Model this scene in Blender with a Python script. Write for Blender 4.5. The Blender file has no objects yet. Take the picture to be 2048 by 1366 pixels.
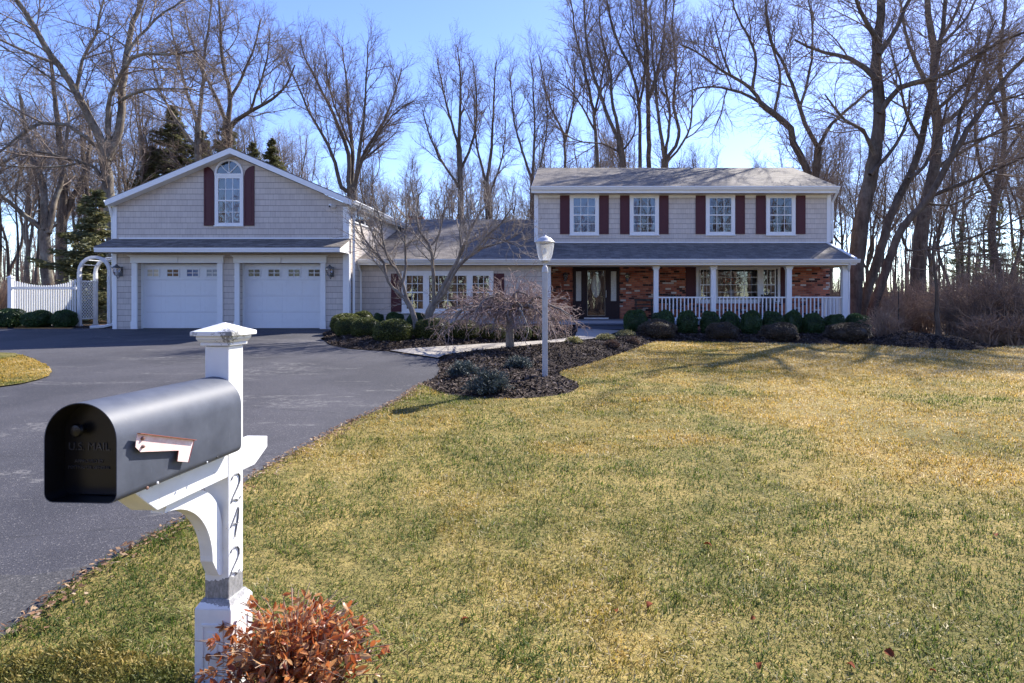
import bpy, math, random
import numpy as np
from mathutils import Vector, Matrix
from mathutils.geometry import delaunay_2d_cdt

random.seed(7)
RNG = np.random.default_rng(11)
SC = bpy.context.scene
COL = SC.collection
R = math.radians
FX, CX, CY, EYE = 1200.0, 1140.0, 600.0, 1.65
SUN_AZ, SUN_EL = 37.0, 40.0

# ------------------------------------------------------------------ layout helpers
def sstep(a, b, x):
    t = np.clip((x - a) / (b - a), 0, 1)
    return t * t * (3 - 2 * t)

def gz(x, y):
    """height of the natural ground"""
    x = np.asarray(x, float); y = np.asarray(y, float)
    z = 0.0419 * np.clip(y - 3, 0, 16.7)
    z = z - 0.19 * sstep(-0.5, 4, x) * sstep(8, 16, y) * (1 - sstep(60, 90, y))
    z = z + 0.02 * np.clip(y - 34, 0, 300)
    return z

def at(px, py, Y):
    return ((px - CX) * Y / FX, Y, EYE + (CY - py) * Y / FX)

def G(px, py):
    """photo pixel -> point of the ground"""
    Y = 2131 / (py - 549.7)
    for _ in range(60):
        X = (px - CX) * Y / FX
        Y = 0.5 * Y + 0.5 * (EYE - float(gz(X, Y))) * FX / (py - CY)
    return ((px - CX) * Y / FX, Y)

# ------------------------------------------------------------------ object helpers
def tag(o, label=None, cat=None, group=None, kind=None):
    if label: o['label'] = label
    if cat: o['category'] = cat
    if group: o['group'] = group
    if kind: o['kind'] = kind
    return o

def thing(name, loc, label, cat, group=None):
    o = bpy.data.objects.new(name, None); COL.objects.link(o)
    o.location = loc; o.empty_display_size = 0.1
    return tag(o, label, cat, group)

def rootloc(p):
    v = Vector((0, 0, 0))
    while p is not None:
        v += p.location; p = p.parent
    return v

def link(name, me, parent=None):
    o = bpy.data.objects.new(name, me); COL.objects.link(o)
    if parent is not None: o.parent = parent
    return o

def copy_tree(o, parent=None):
    c = o.copy(); COL.objects.link(c); c.parent = parent
    for ch in list(o.children): copy_tree(ch, c)
    return c

class MB:
    def __init__(s): s.v = []; s.f = []
    def add(s, vs, fs):
        n = len(s.v); s.v += [tuple(map(float, q)) for q in vs]; s.f += [tuple(i + n for i in f) for f in fs]; return s
    def box(s, x0, x1, y0, y1, z0, z1):
        return s.add([(x0,y0,z0),(x1,y0,z0),(x1,y1,z0),(x0,y1,z0),(x0,y0,z1),(x1,y0,z1),(x1,y1,z1),(x0,y1,z1)],
                     [(0,3,2,1),(4,5,6,7),(0,1,5,4),(1,2,6,5),(2,3,7,6),(3,0,4,7)])
    def prism(s, poly, axis, a, b):
        m = {'x': lambda p, t: (t, p[0], p[1]), 'y': lambda p, t: (p[0], t, p[1]), 'z': lambda p, t: (p[0], p[1], t)}[axis]
        n = len(poly)
        vs = [m(p, a) for p in poly] + [m(p, b) for p in poly]
        fs = [tuple(range(n)), tuple(range(2*n-1, n-1, -1))] + [(i, i+n, (i+1) % n + n, (i+1) % n) for i in range(n)]
        return s.add(vs, fs)
    def quad(s, *p): return s.add(p, [tuple(range(len(p)))])
    def lathe(s, prof, c=(0,0,0), n=20, a0=0):
        vs = []; k = len(prof)
        for r, z in prof:
            for i in range(n):
                a = a0 + 2*math.pi*i/n
                vs.append((c[0]+r*math.cos(a), c[1]+r*math.sin(a), c[2]+z))
        fs = []
        for j in range(k-1):
            for i in range(n):
                fs.append((j*n+i, j*n+(i+1) % n, (j+1)*n+(i+1) % n, (j+1)*n+i))
        fs.append(tuple(range(n-1, -1, -1))); fs.append(tuple((k-1)*n+i for i in range(n)))
        return s.add(vs, fs)
    def tube(s, pts, rad, n=8, cap=True):
        P = [Vector(p) for p in pts]
        if not hasattr(rad, '__len__'): rad = [rad]*len(P)
        vs = []; u = None
        for i, p in enumerate(P):
            t = (P[min(i+1, len(P)-1)] - P[max(i-1, 0)]).normalized()
            if u is None:
                u = t.cross(Vector((0,0,1)) if abs(t.z) < .9 else Vector((1,0,0))).normalized()
            u = (u - t*u.dot(t)).normalized(); w = t.cross(u)
            for k in range(n):
                a = 2*math.pi*k/n
                vs.append(p + (u*math.cos(a) + w*math.sin(a))*rad[i])
        fs = []
        for i in range(len(P)-1):
            for k in range(n):
                fs.append((i*n+k, i*n+(k+1) % n, (i+1)*n+(k+1) % n, (i+1)*n+k))
        if cap:
            fs.append(tuple(range(n-1, -1, -1))); fs.append(tuple((len(P)-1)*n+k for k in range(n)))
        return s.add(vs, fs)
    def xform(s, M):
        s.v = [tuple(M @ Vector(p)) for p in s.v]; return s
    def build(s, name, mat, parent=None, bevel=0, smooth=False, label=None, fix=True):
        o0 = rootloc(parent) if parent is not None else Vector((0,0,0))
        me = bpy.data.meshes.new(name)
        me.from_pydata([(a-o0.x, b-o0.y, c-o0.z) for a, b, c in s.v], [], s.f)
        if fix:
            import bmesh
            bm = bmesh.new(); bm.from_mesh(me); bmesh.ops.recalc_face_normals(bm, faces=bm.faces); bm.to_mesh(me); bm.free()
        me.materials.append(mat)
        if smooth:
            me.shade_smooth() if hasattr(me, 'shade_smooth') else None
            try: me.set_sharp_from_angle(angle=R(40))
            except Exception: pass
        o = link(name, me, parent)
        if bevel:
            b = o.modifiers.new('bevel', 'BEVEL'); b.width = bevel; b.segments = 2; b.limit_method = 'ANGLE'; b.angle_limit = R(40)
        if label: o['label'] = label
        return o

def npmesh(name, V, F, mat, attrs=None, smooth=False):
    V = np.ascontiguousarray(V, dtype=np.float32); F = np.ascontiguousarray(F, dtype=np.int32)
    me = bpy.data.meshes.new(name)
    m, k = F.shape
    me.vertices.add(len(V)); me.vertices.foreach_set('co', V.ravel())
    me.loops.add(m*k); me.loops.foreach_set('vertex_index', F.ravel())
    me.polygons.add(m); me.polygons.foreach_set('loop_start', np.arange(0, m*k, k, dtype=np.int32))
    if attrs:
        for an, av in attrs.items():
            a = me.attributes.new(an, 'FLOAT', 'POINT'); a.data.foreach_set('value', np.ascontiguousarray(av, dtype=np.float32))
    me.update(calc_edges=True)
    if smooth: me.polygons.foreach_set('use_smooth', np.ones(m, dtype=bool))
    me.materials.append(mat)
    return me

def norm(a): return a / np.maximum(np.linalg.norm(a, axis=-1, keepdims=True), 1e-9)

def rand_dirs(n, rng=RNG): return norm(rng.normal(size=(n, 3)))

def leaf_quads(c, a, b, fold=0.0, nrm=None):
    """diamond leaves at c with half axes a (long) and b (wide)"""
    n = len(c)
    lift = 0 if nrm is None else nrm * fold
    V = np.stack([c - a, c + b + lift, c + a, c - b + lift], 1).reshape(-1, 3)
    F = np.arange(4*n).reshape(n, 4)
    return V, F

def merge(parts):
    Vs, Fs, n = [], [], 0
    for V, F in parts:
        Vs.append(V); Fs.append(F + n); n += len(V)
    return np.concatenate(Vs), np.concatenate(Fs)

# ------------------------------------------------------------------ materials
def nd(nt, typ, **kw):
    n = nt.nodes.new(typ)
    for k, v in kw.items():
        key = k.replace('_', ' ')
        tgt = None
        for s in n.inputs:
            if s.name.lower() == key.lower() and s.enabled: tgt = s; break
        if k.startswith('i') and k[1:].isdigit(): tgt = n.inputs[int(k[1:])]
        if tgt is not None:
            if isinstance(v, bpy.types.NodeSocket): nt.links.new(v, tgt)
            else:
                if tgt.type == 'RGBA' and len(v) == 3: v = (*v, 1)
                tgt.default_value = v
        else: setattr(n, k, v)
    return n

def mat(name, col=(.5,.5,.5), rough=.6, spec=.4, metal=0, trans=None):
    m = bpy.data.materials.new(name); m.use_nodes = True
    nt = m.node_tree; b = nt.nodes['Principled BSDF']
    b.inputs['Base Color'].default_value = (*col, 1); b.inputs['Roughness'].default_value = rough
    b.inputs['Specular IOR Level'].default_value = spec; b.inputs['Metallic'].default_value = metal
    return m, nt, b

def ramp(nt, fac, stops, interp='LINEAR'):
    r = nt.nodes.new('ShaderNodeValToRGB'); r.color_ramp.interpolation = interp
    e = r.color_ramp.elements
    while len(e) < len(stops): e.new(.5)
    for i, (p, c) in enumerate(stops):
        e[i].position = p; e[i].color = (*c, 1) if len(c) == 3 else c
    nt.links.new(fac, r.inputs[0]); return r.outputs[0]

def pos(nt): return nt.nodes.new('ShaderNodeNewGeometry').outputs['Position']
def objc(nt): return nt.nodes.new('ShaderNodeTexCoord').outputs['Object']

def math_(nt, op, a, b=0.0, c=None):
    n = nt.nodes.new('ShaderNodeMath'); n.operation = op
    for i, v in enumerate([a, b] + ([c] if c is not None else [])):
        if isinstance(v, bpy.types.NodeSocket): nt.links.new(v, n.inputs[i])
        else: n.inputs[i].default_value = v
    return n.outputs[0]

def noise(nt, vec, scale, detail=4, rough=.55, dist=0):
    n = nd(nt, 'ShaderNodeTexNoise', Vector=vec, Scale=scale, Detail=detail, Roughness=rough, Distortion=dist)
    return n.outputs[0]

def mixc(nt, fac, a, b, mode='MIX'):
    n = nt.nodes.new('ShaderNodeMix'); n.data_type = 'RGBA'; n.blend_type = mode
    for s, v in ((n.inputs[0], fac), (n.inputs[6], a), (n.inputs[7], b)):
        if isinstance(v, bpy.types.NodeSocket): nt.links.new(v, s)
        elif s.type == 'RGBA': s.default_value = (*v, 1)
        else: s.default_value = v
    return n.outputs[2]

def bump(nt, b, h, strength=.5, dist=.01):
    n = nd(nt, 'ShaderNodeBump', Strength=strength, Distance=dist, Height=h)
    nt.links.new(n.outputs[0], b.inputs['Normal'])

def scaled(nt, vec, s):
    n = nt.nodes.new('ShaderNodeVectorMath'); n.operation = 'MULTIPLY'; nt.links.new(vec, n.inputs[0]); n.inputs[1].default_value = s
    return n.outputs[0]

def uv_of(nt, mode):
    p = nt.nodes.new('ShaderNodeSeparateXYZ'); nt.links.new(pos(nt), p.inputs[0])
    x, y, z = p.outputs
    if mode == 'wall': u, v = math_(nt, 'ADD', x, y), z
    elif mode == 'roofy': u, v = x, math_(nt, 'MULTIPLY', z, 3.1)
    else: u, v = y, math_(nt, 'MULTIPLY', z, 2.5)
    c = nt.nodes.new('ShaderNodeCombineXYZ'); nt.links.new(u, c.inputs[0]); nt.links.new(v, c.inputs[1])
    return c.outputs[0]

def brick_tex(nt, vec, w, h, mortar, c1=(0,0,0), c2=(1,1,1), cm=(0,0,0), offset=.5, smooth=.1):
    n = nd(nt, 'ShaderNodeTexBrick', Vector=vec, Color1=c1, Color2=c2, Mortar=cm, Scale=1.0)
    n.inputs['Mortar Size'].default_value = mortar; n.inputs['Mortar Smooth'].default_value = smooth
    n.inputs['Brick Width'].default_value = w; n.inputs['Row Height'].default_value = h
    n.inputs['Bias'].default_value = 0; n.offset = offset
    return n

def make_siding():
    m, nt, b = mat('shingle_siding', rough=.75, spec=.25)
    uv = uv_of(nt, 'wall')
    big = brick_tex(nt, uv, 40.0, .19, .0065, offset=.5)
    small = brick_tex(nt, uv, .17, .19, .0035, offset=.37)
    n1 = noise(nt, scaled(nt, pos(nt), (1, 1, 1)), 2.2, 4)
    n2 = noise(nt, scaled(nt, pos(nt), (40, 40, 1.5)), 1.0, 3)
    col = ramp(nt, small.outputs['Color'], [(0, (.53,.465,.425)), (.5, (.585,.515,.47)), (1, (.64,.57,.52))])
    col = mixc(nt, .35, col, ramp(nt, n1, [(.3, (.51,.455,.395)), (.7, (.69,.62,.535))]))
    col = mixc(nt, .22, col, ramp(nt, n2, [(.3, (.38,.335,.29)), (.7, (.75,.675,.585))]))
    col = mixc(nt, math_(nt, 'MULTIPLY', small.outputs['Fac'], .45), col, (.20,.175,.16))
    col = mixc(nt, math_(nt, 'MULTIPLY', big.outputs['Fac'], .8), col, (.13,.115,.105))
    nt.links.new(col, b.inputs['Base Color'])
    h = math_(nt, 'ADD', math_(nt, 'MULTIPLY', big.outputs['Fac'], -1.0), math_(nt, 'MULTIPLY', n2, .25))
    bump(nt, b, h, .6, .012)
    return m

def make_roof(mode):
    m, nt, b = mat('asphalt_shingles_' + mode, rough=.85, spec=.2)
    uv = uv_of(nt, mode)
    bt = brick_tex(nt, uv, .31, .14, .004, offset=.43)
    bt2 = brick_tex(nt, scaled(nt, uv, (1.37, 1, 1)), .22, .14, .0, offset=.31)
    n1 = noise(nt, pos(nt), 1.2, 5)
    n2 = noise(nt, pos(nt), 160, 2)
    k = math_(nt, 'ADD', math_(nt, 'MULTIPLY', bt.outputs['Color'], .5), math_(nt, 'MULTIPLY', bt2.outputs['Color'], .5))
    col = ramp(nt, k, [(.1, (.078,.065,.055)), (.5, (.17,.146,.124)), (.9, (.30,.262,.222))])
    col = mixc(nt, .3, col, ramp(nt, n1, [(.35, (.11,.095,.082)), (.65, (.24,.208,.176))]))
    n3 = noise(nt, scaled(nt, uv, (2.2, 9.0, 1)), 1.0, 4, .7)
    col = mixc(nt, .75, col, mixc(nt, 1, col, ramp(nt, n3, [(.36, (.55,.54,.54)), (.64, (1.45,1.43,1.4))]), 'MULTIPLY'))
    col = mixc(nt, .3, col, ramp(nt, n2, [(.3, (.06,.058,.056)), (.7, (.27,.255,.24))]))
    col = mixc(nt, math_(nt, 'MULTIPLY', bt.outputs['Fac'], .55), col, (.05,.046,.045))
    nt.links.new(col, b.inputs['Base Color'])
    bump(nt, b, math_(nt, 'ADD', math_(nt, 'MULTIPLY', k, .6), math_(nt, 'MULTIPLY', n2, .3)), .6, .012)
    return m

def make_brick():
    m, nt, b = mat('red_brick', rough=.85, spec=.2)
    uv = uv_of(nt, 'wall')
    # wobble the courses a little
    nz = noise(nt, pos(nt), 6, 2)
    c = nt.nodes.new('ShaderNodeVectorMath'); c.operation = 'ADD'
    cc = nt.nodes.new('ShaderNodeCombineXYZ'); nt.links.new(math_(nt, 'MULTIPLY', nz, .012), cc.inputs[1]); nt.links.new(math_(nt, 'MULTIPLY', nz, .02), cc.inputs[0])
    nt.links.new(uv, c.inputs[0]); nt.links.new(cc.outputs[0], c.inputs[1])
    bt = brick_tex(nt, c.outputs[0], .215, .073, .006, offset=.5)
    k = bt.outputs['Color']
    col = ramp(nt, k, [(0, (.05,.03,.027)), (.12, (.075,.035,.03)), (.17, (.27,.09,.06)), (.45, (.53,.17,.095)), (.70, (.62,.26,.16)), (.89, (.45,.14,.085)), (.922, (.48,.16,.095)), (.932, (.72,.66,.58)), (1, (.66,.6,.54))])
    n1 = noise(nt, pos(nt), 3.0, 4)
    col = mixc(nt, .35, col, mixc(nt, 1, col, ramp(nt, n1, [(.3, (.5,.42,.4)), (.7, (1.2,1.05,1))]), 'MULTIPLY'))
    n3 = noise(nt, pos(nt), 45, 3)
    col = mixc(nt, .3, col, mixc(nt, 1, col, ramp(nt, n3, [(.3, (.5,.5,.5)), (.7, (1.3,1.3,1.3))]), 'MULTIPLY'))
    col = mixc(nt, bt.outputs['Fac'], col, (.24,.185,.155))
    nt.links.new(col, b.inputs['Base Color'])
    bump(nt, b, math_(nt, 'ADD', math_(nt, 'MULTIPLY', bt.outputs['Fac'], -1), math_(nt, 'MULTIPLY', n3, .4)), .7, .01)
    return m

def make_paint(name, col, rough=.45, dirt=.12, dcol=(.35,.32,.28), scale=6, trans=0):
    m, nt, b = mat(name, col, rough, .4)
    n = noise(nt, pos(nt), scale, 5, .65)
    nt.links.new(mixc(nt, math_(nt, 'MULTIPLY', ramp(nt, n, [(.5, (0,0,0)), (.75, (1,1,1))]), dirt), col, dcol), b.inputs['Base Color'])
    if trans:
        t = nd(nt, 'ShaderNodeBsdfTranslucent', Color=(*col, 1)); mx = nt.nodes.new('ShaderNodeMixShader'); mx.inputs[0].default_value = trans
        nt.links.new(b.outputs[0], mx.inputs[1]); nt.links.new(t.outputs[0], mx.inputs[2])
        nt.links.new(mx.outputs[0], nt.nodes['Material Output'].inputs[0])
    return m

def make_glass(name='window_glass', refl=.2, tint=(.75,.8,.85)):
    m = bpy.data.materials.new(name); m.use_nodes = True; nt = m.node_tree
    nt.nodes.remove(nt.nodes['Principled BSDF'])
    t = nd(nt, 'ShaderNodeBsdfTransparent', Color=(*tint, 1)); g = nd(nt, 'ShaderNodeBsdfGlossy', Color=(1, 1, 1, 1), Roughness=.015)
    nz = noise(nt, pos(nt), 2.5, 2); bp = nd(nt, 'ShaderNodeBump', Strength=.05, Distance=.02, Height=nz); nt.links.new(bp.outputs[0], g.inputs['Normal'])
    lw = nd(nt, 'ShaderNodeFresnel', IOR=1.5)
    f = math_(nt, 'ADD', math_(nt, 'MULTIPLY', lw.outputs[0], 1.2), refl)
    mx = nt.nodes.new('ShaderNodeMixShader'); nt.links.new(math_(nt, 'MINIMUM', f, 1.0), mx.inputs[0])
    nt.links.new(t.outputs[0], mx.inputs[1]); nt.links.new(g.outputs[0], mx.inputs[2])
    nt.links.new(mx.outputs[0], nt.nodes['Material Output'].inputs[0])
    return m

def leafmat(name, stops, trans=.35, rough=.5, spec=.3, vary=1.2, namt=.35):
    """leaf / blade material: colour from the per-leaf attribute 'rnd' and a soft noise"""
    m, nt, b = mat(name, rough=rough, spec=spec)
    a = nt.nodes.new('ShaderNodeAttribute'); a.attribute_name = 'rnd'
    n = noise(nt, objc(nt), vary, 4)
    k = math_(nt, 'ADD', math_(nt, 'MULTIPLY', a.outputs['Fac'], 1 - namt), math_(nt, 'MULTIPLY', math_(nt, 'MULTIPLY_ADD', n, 2.2, -.6), namt))
    col = ramp(nt, k, stops)
    nt.links.new(col, b.inputs['Base Color'])
    if trans:
        t = nt.nodes.new('ShaderNodeBsdfTranslucent'); nt.links.new(col, t.inputs[0])
        mx = nt.nodes.new('ShaderNodeMixShader'); mx.inputs[0].default_value = trans
        nt.links.new(b.outputs[0], mx.inputs[1]); nt.links.new(t.outputs[0], mx.inputs[2])
        nt.links.new(mx.outputs[0], nt.nodes['Material Output'].inputs[0])
    return m

def make_bark(name, dark, light, scale=9, stretch=.25, lichen=0):
    m, nt, b = mat(name, rough=.9, spec=.15)
    v = scaled(nt, pos(nt), (1, 1, stretch))
    n = noise(nt, v, scale, 5, .65); n2 = noise(nt, pos(nt), .9, 3)
    col = ramp(nt, n, [(.32, dark), (.66, light)])
    col = mixc(nt, .4, col, ramp(nt, n2, [(.35, dark), (.65, light)]))
    if lichen:
        n3 = noise(nt, pos(nt), 2.3, 5, .7)
        col = mixc(nt, math_(nt, 'MULTIPLY', ramp(nt, n3, [(.5, (0,0,0)), (.62, (1,1,1))]), lichen), col, (.36,.37,.30))
    nt.links.new(col, b.inputs['Base Color']); bump(nt, b, n, .8, .03)
    return m
# ------------------------------------------------------------------ shared materials
M_SIDING = make_siding(); M_ROOFX = make_roof('roofy'); M_ROOFG = make_roof('roofg'); M_BRICK = make_brick()
M_TRIM = make_paint('white_trim', (.80,.80,.79), .4, .10)
M_CREAM = make_paint('cream_soffit', (.66,.60,.50), .6, .08)
M_VINYL = make_paint('white_vinyl', (.86,.86,.85), .35, .06, trans=.38)
M_SHUT = make_paint('maroon_shutter', (.074,.014,.020), .55, .1, (.10,.03,.04))
M_DOORD = make_paint('dark_door', (.026,.010,.011), .6, .1, (.05,.025,.022))
M_GDOOR = make_paint('garage_door_white', (.74,.75,.76), .45, .08)
M_GLASS = make_glass('window_glass', .05)
M_GLASS2 = make_glass('storm_glass', .02)
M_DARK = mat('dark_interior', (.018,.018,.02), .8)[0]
M_BACK = mat('unlit_room', (.022,.03,.045), .8)[0]
M_BLIND = mat('pale_curtain', (.12,.18,.30), .8)[0]
M_ROOM = mat('room_wall', (.16,.13,.10), .8)[0]
M_BLACK = mat('black_metal', (.012,.012,.013), .4, .5)[0]
M_STEP = make_paint('blue_stone', (.085,.095,.12), .8, .4, (.09,.09,.1))
M_CONC = make_paint('foundation_grey', (.36,.37,.40), .85, .3, (.2,.2,.2))
M_FLOORW = make_paint('porch_floor', (.30,.30,.32), .7, .2)
M_LEAD = make_paint('leaded_glass', (.60,.60,.56), .25, .6, (.10,.11,.11), 40)

# ================================================================== HOUSE
GY, WY, PY, HY = 19.7, 20.9, 20.9, 22.9          # garage front, wing front, porch front, brick front
house = thing('house', (-3.0, 23.0, .7), 'taupe shingled two storey house with garage wing, maroon shutters and brick porch', 'house')

def X(px, Y): return (px - CX) * Y / FX
def Zp(py, Y): return EYE + (CY - py) * Y / FX

# ---- garage body
gx0, gx1 = X(228, GY), X(697, GY)
dz = 2.86
d1 = (X(273.5, 19.65), X(434, 19.65)); d2 = (X(478.5, 19.65), X(641, 19.65))
apx, apz, ez = (gx0+gx1)/2, 6.42, 4.78
b = MB()
for a, c in ((gx0, d1[0]), (d1[1], d2[0]), (d2[1], gx1)): b.box(a, c, GY, GY+.15, .6, dz)
b.prism([(gx0, dz), (gx1, dz), (gx1, ez), (apx, apz), (gx0, ez)], 'y', GY, GY+.15)
b.box(gx0, gx0+.15, GY+.15, 27, .6, ez); b.box(gx1-.15, gx1, GY+.15, 27, .6, ez)
b.prism([(gx0, .6), (gx1, .6), (gx1, ez), (apx, apz), (gx0, ez)], 'y', 27, 27.15)
b.build('garage_wall', M_SIDING, house)
# recess behind the doors
b = MB()
for a, c in (d1, d2):
    b.box(a-.1, a, GY+.153, GY+.40, .6, dz); b.box(c, c+.1, GY+.153, GY+.40, .6, dz); b.box(a-.1, c+.1, GY+.153, GY+.40, dz+.003, dz+.1)
b.build('door_reveal', M_TRIM, house)
# roof
L = (X(212, 19.4), 4.90); Rr = (X(705, 19.4), 4.90); AP = (X(461, 19.4), 6.59)
def band(lo, hi): return [(L[0], L[1]-lo), (AP[0], AP[1]-lo), (Rr[0], Rr[1]-lo), (Rr[0], Rr[1]-hi), (AP[0], AP[1]-hi), (L[0], L[1]-hi)]
MB().prism(band(0, .07), 'y', 19.38, 27.3).build('garage_roof', M_ROOFG, house)
rk = MB().prism(band(.03, .21), 'y', 19.355, 19.377)
rk.prism(band(.073, .19), 'y', 19.38, 19.72)
rk.build('rake_board', M_TRIM, house, .006)
def gutter(name, p0, p1, parent=house, w=.12, h=.12):
    """K-style gutter between two points; p is its top back corner, out = outward direction"""
    (x0, y0, z0), (x1, y1, z1), (ox, oy) = p0, p1[:3], p1[3]
    prof = [(0, -h), (w*.6, -h), (w*.82, -h*.55), (w, -h*.3), (w, 0), (w*.9, 0), (w*.9, -h*.25), (0, -h*.25)]
    m = MB(); n = len(prof); vs = []
    for (x, y, z) in ((x0, y0, z0), (x1, y1, z1)):
        for o, dzz in prof: vs.append((x+ox*o, y+oy*o, z+dzz))
    m.add(vs, [tuple(range(n)), tuple(range(2*n-1, n-1, -1))] + [(i, (i+1) % n, (i+1) % n+n, i+n) for i in range(n)])
    return m.build(name, M_TRIM, parent)
gutter('gutter', (Rr[0]-.02, 19.42, 4.88), (Rr[0]-.02, 27.3, 4.88, (1, 0)))
gutter('gutter', (L[0]+.02, 19.42, 4.88), (L[0]+.02, 27.3, 4.88, (-1, 0)))
MB().box(gx1+.003, Rr[0]-.02, 19.73, 27.2, 4.70, 4.76).build('soffit', M_TRIM, house)
# corner boards
for (a, c, z0, z1) in ((X(224, 19.66), X(232.5, 19.66), .66, 3.16), (X(224, 19.66), X(232.5, 19.66), 3.66, 4.70),
                       (X(685.5, 19.66), gx1+.03, .66, 3.16), (X(685.5, 19.66), gx1+.03, 3.66, 4.70)):
    m = MB().box(a, c, GY-.03, GY+.0, z0, z1)
    if c > gx1: m.box(gx1+.001, gx1+.03, GY+.001, GY+.12, z0, z1)
    m.build('corner_board', M_TRIM, house, .004)
# pent roof over the doors
pxl, pxr, pY = X(187, 18.93), gx1+.02, 18.93
pent = [(pY, 3.335), (GY-.002, 3.65), (GY-.002, 3.59), (pY, 3.275)]
MB().prism(pent, 'x', pxl, pxr).build('pent_roof', M_ROOFX, house)
pf = MB().box(pxl+.01, pxr-.01, pY+.004, pY+.03, 3.165, 3.272)
pf.box(pxl+.01, pxr-.01, pY-.012, pY+.003, 3.235, 3.30)
pf.prism([(pY+.031, 3.17), (GY-.004, 3.17), (GY-.004, 3.58), (pY+.031, 3.27)], 'x', pxr-.04, pxr-.012)
pf.prism([(pY+.031, 3.17), (GY-.004, 3.17), (GY-.004, 3.58), (pY+.031, 3.27)], 'x', pxl+.012, pxl+.04)
pf.build('pent_fascia', M_TRIM, house, .004)
MB().box(pxl+.045, pxr-.045, pY+.035, GY-.004, 3.175, 3.20).build('soffit', M_CREAM, house)
MB().box(gx0+.18, gx1-.18, GY-.022, GY-.001, 3.652, 3.70).build('flashing_strip', M_TRIM, house)

def garage_door(dx, surL, surR):
    a, c = dx
    Y = 19.96
    w = c - a
    m = MB(); nrow = 4; hh = (dz-.70-.02)/nrow
    for r in range(nrow):
        z0 = .715 + r*hh; z1 = z0+hh-.006
        m.box(a, c, Y, Y+.045, z0, z1)
        if r < 3:
            for k in range(4):
                x0 = a + w*(k+.1)/4; x1 = a + w*(k+.9)/4
                for q in range(2):
                    q0 = z0+.05+q*(hh-.08)/2; q1 = q0+(hh-.08)/2-.05
                    # pressed panel: a raised frame line
                    for (xx0, xx1, zz0, zz1) in ((x0, x1, q0, q0+.014), (x0, x1, q1-.014, q1), (x0, x0+.014, q0+.016, q1-.016), (x1-.014, x1, q0+.016, q1-.016)):
                        m.box(xx0, xx1, Y-(.009 if xx1-xx0 > .1 else .003), Y-.0005, zz0, zz1)
    door = m.build('garage_door', M_GDOOR, house)
    for k in range(4):
        cx = a + w*(k+.5)/4; z0, z1 = dz-.42, dz-.20
        f = MB(); hw = .185
        for (x0, x1, q0, q1) in ((cx-hw-.035, cx-hw, z0-.03, z1+.03), (cx+hw, cx+hw+.035, z0-.03, z1+.03), (cx-hw, cx+hw, z1, z1+.03), (cx-hw, cx+hw, z0-.03, z0),
                                 (cx-.013, cx+.013, z0+.001, z1-.001), (cx-hw+.001, cx-.014, (z0+z1)/2-.011, (z0+z1)/2+.011), (cx+.014, cx+hw-.001, (z0+z1)/2-.011, (z0+z1)/2+.011)):
            f.box(x0, x1, Y-.020, Y-.006, q0, q1)
        fr = f.build('door_window', M_GDOOR, door)
        MB().box(cx-hw, cx+hw, Y-.005, Y-.0015, z0, z1).build('pane', M_GPANE[k if dx is d1 else 4+k], fr, fix=False)
    MB().box(a, c, Y-.01, Y+.03, .698, .714).build('weather_seal', M_BLACK, door)
    # surround
    zt, zb = Zp(510, 19.6), dz+.005
    for (x0, x1) in ((surL[0], surL[1]), (surR[0], surR[1])):
        s = MB()
        s.box(x0, x1, GY-.055, GY-.001, .70, zb-.01)
        s.box(x0-.02, x1+.02, GY-.072, GY-.056, .70, .95); s.box(x0-.01, x1+.01, GY-.064, GY-.0555, .952, .975)
        s.box(x0-.012, x1+.012, GY-.066, GY-.056, 2.40, 2.43)
        s.build('door_pilaster', M_TRIM, house, .003)
    h = MB(); x0, x1 = surL[0]-.03, surR[1]+.03
    h.box(x0, x1, GY-.075, GY-.002, zb, zt-.06)
    h.box(x0-.03, x1+.03, GY-.10, GY-.003, zt-.058, zt-.03); h.box(x0-.07, x1+.07, GY-.13, GY-.004, zt-.028, zt)
    xm = (x0+x1)/2
    h.prism([(xm-.045, zb+.01), (xm+.045, zb+.01), (xm+.06, zt-.065), (xm-.06, zt-.065)], 'y', GY-.10, GY-.077)
    h.build('door_header', M_TRIM, house, .003)

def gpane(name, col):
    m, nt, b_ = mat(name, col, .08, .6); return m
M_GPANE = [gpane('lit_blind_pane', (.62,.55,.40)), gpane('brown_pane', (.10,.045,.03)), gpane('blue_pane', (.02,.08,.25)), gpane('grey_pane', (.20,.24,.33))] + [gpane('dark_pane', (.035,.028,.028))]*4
garage_door(d1, (X(263, 19.65), d1[0]), (d1[1], X(445, 19.65)))
garage_door(d2, (X(469, 19.65), d2[0]), (d2[1], X(650.5, 19.65)))

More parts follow.
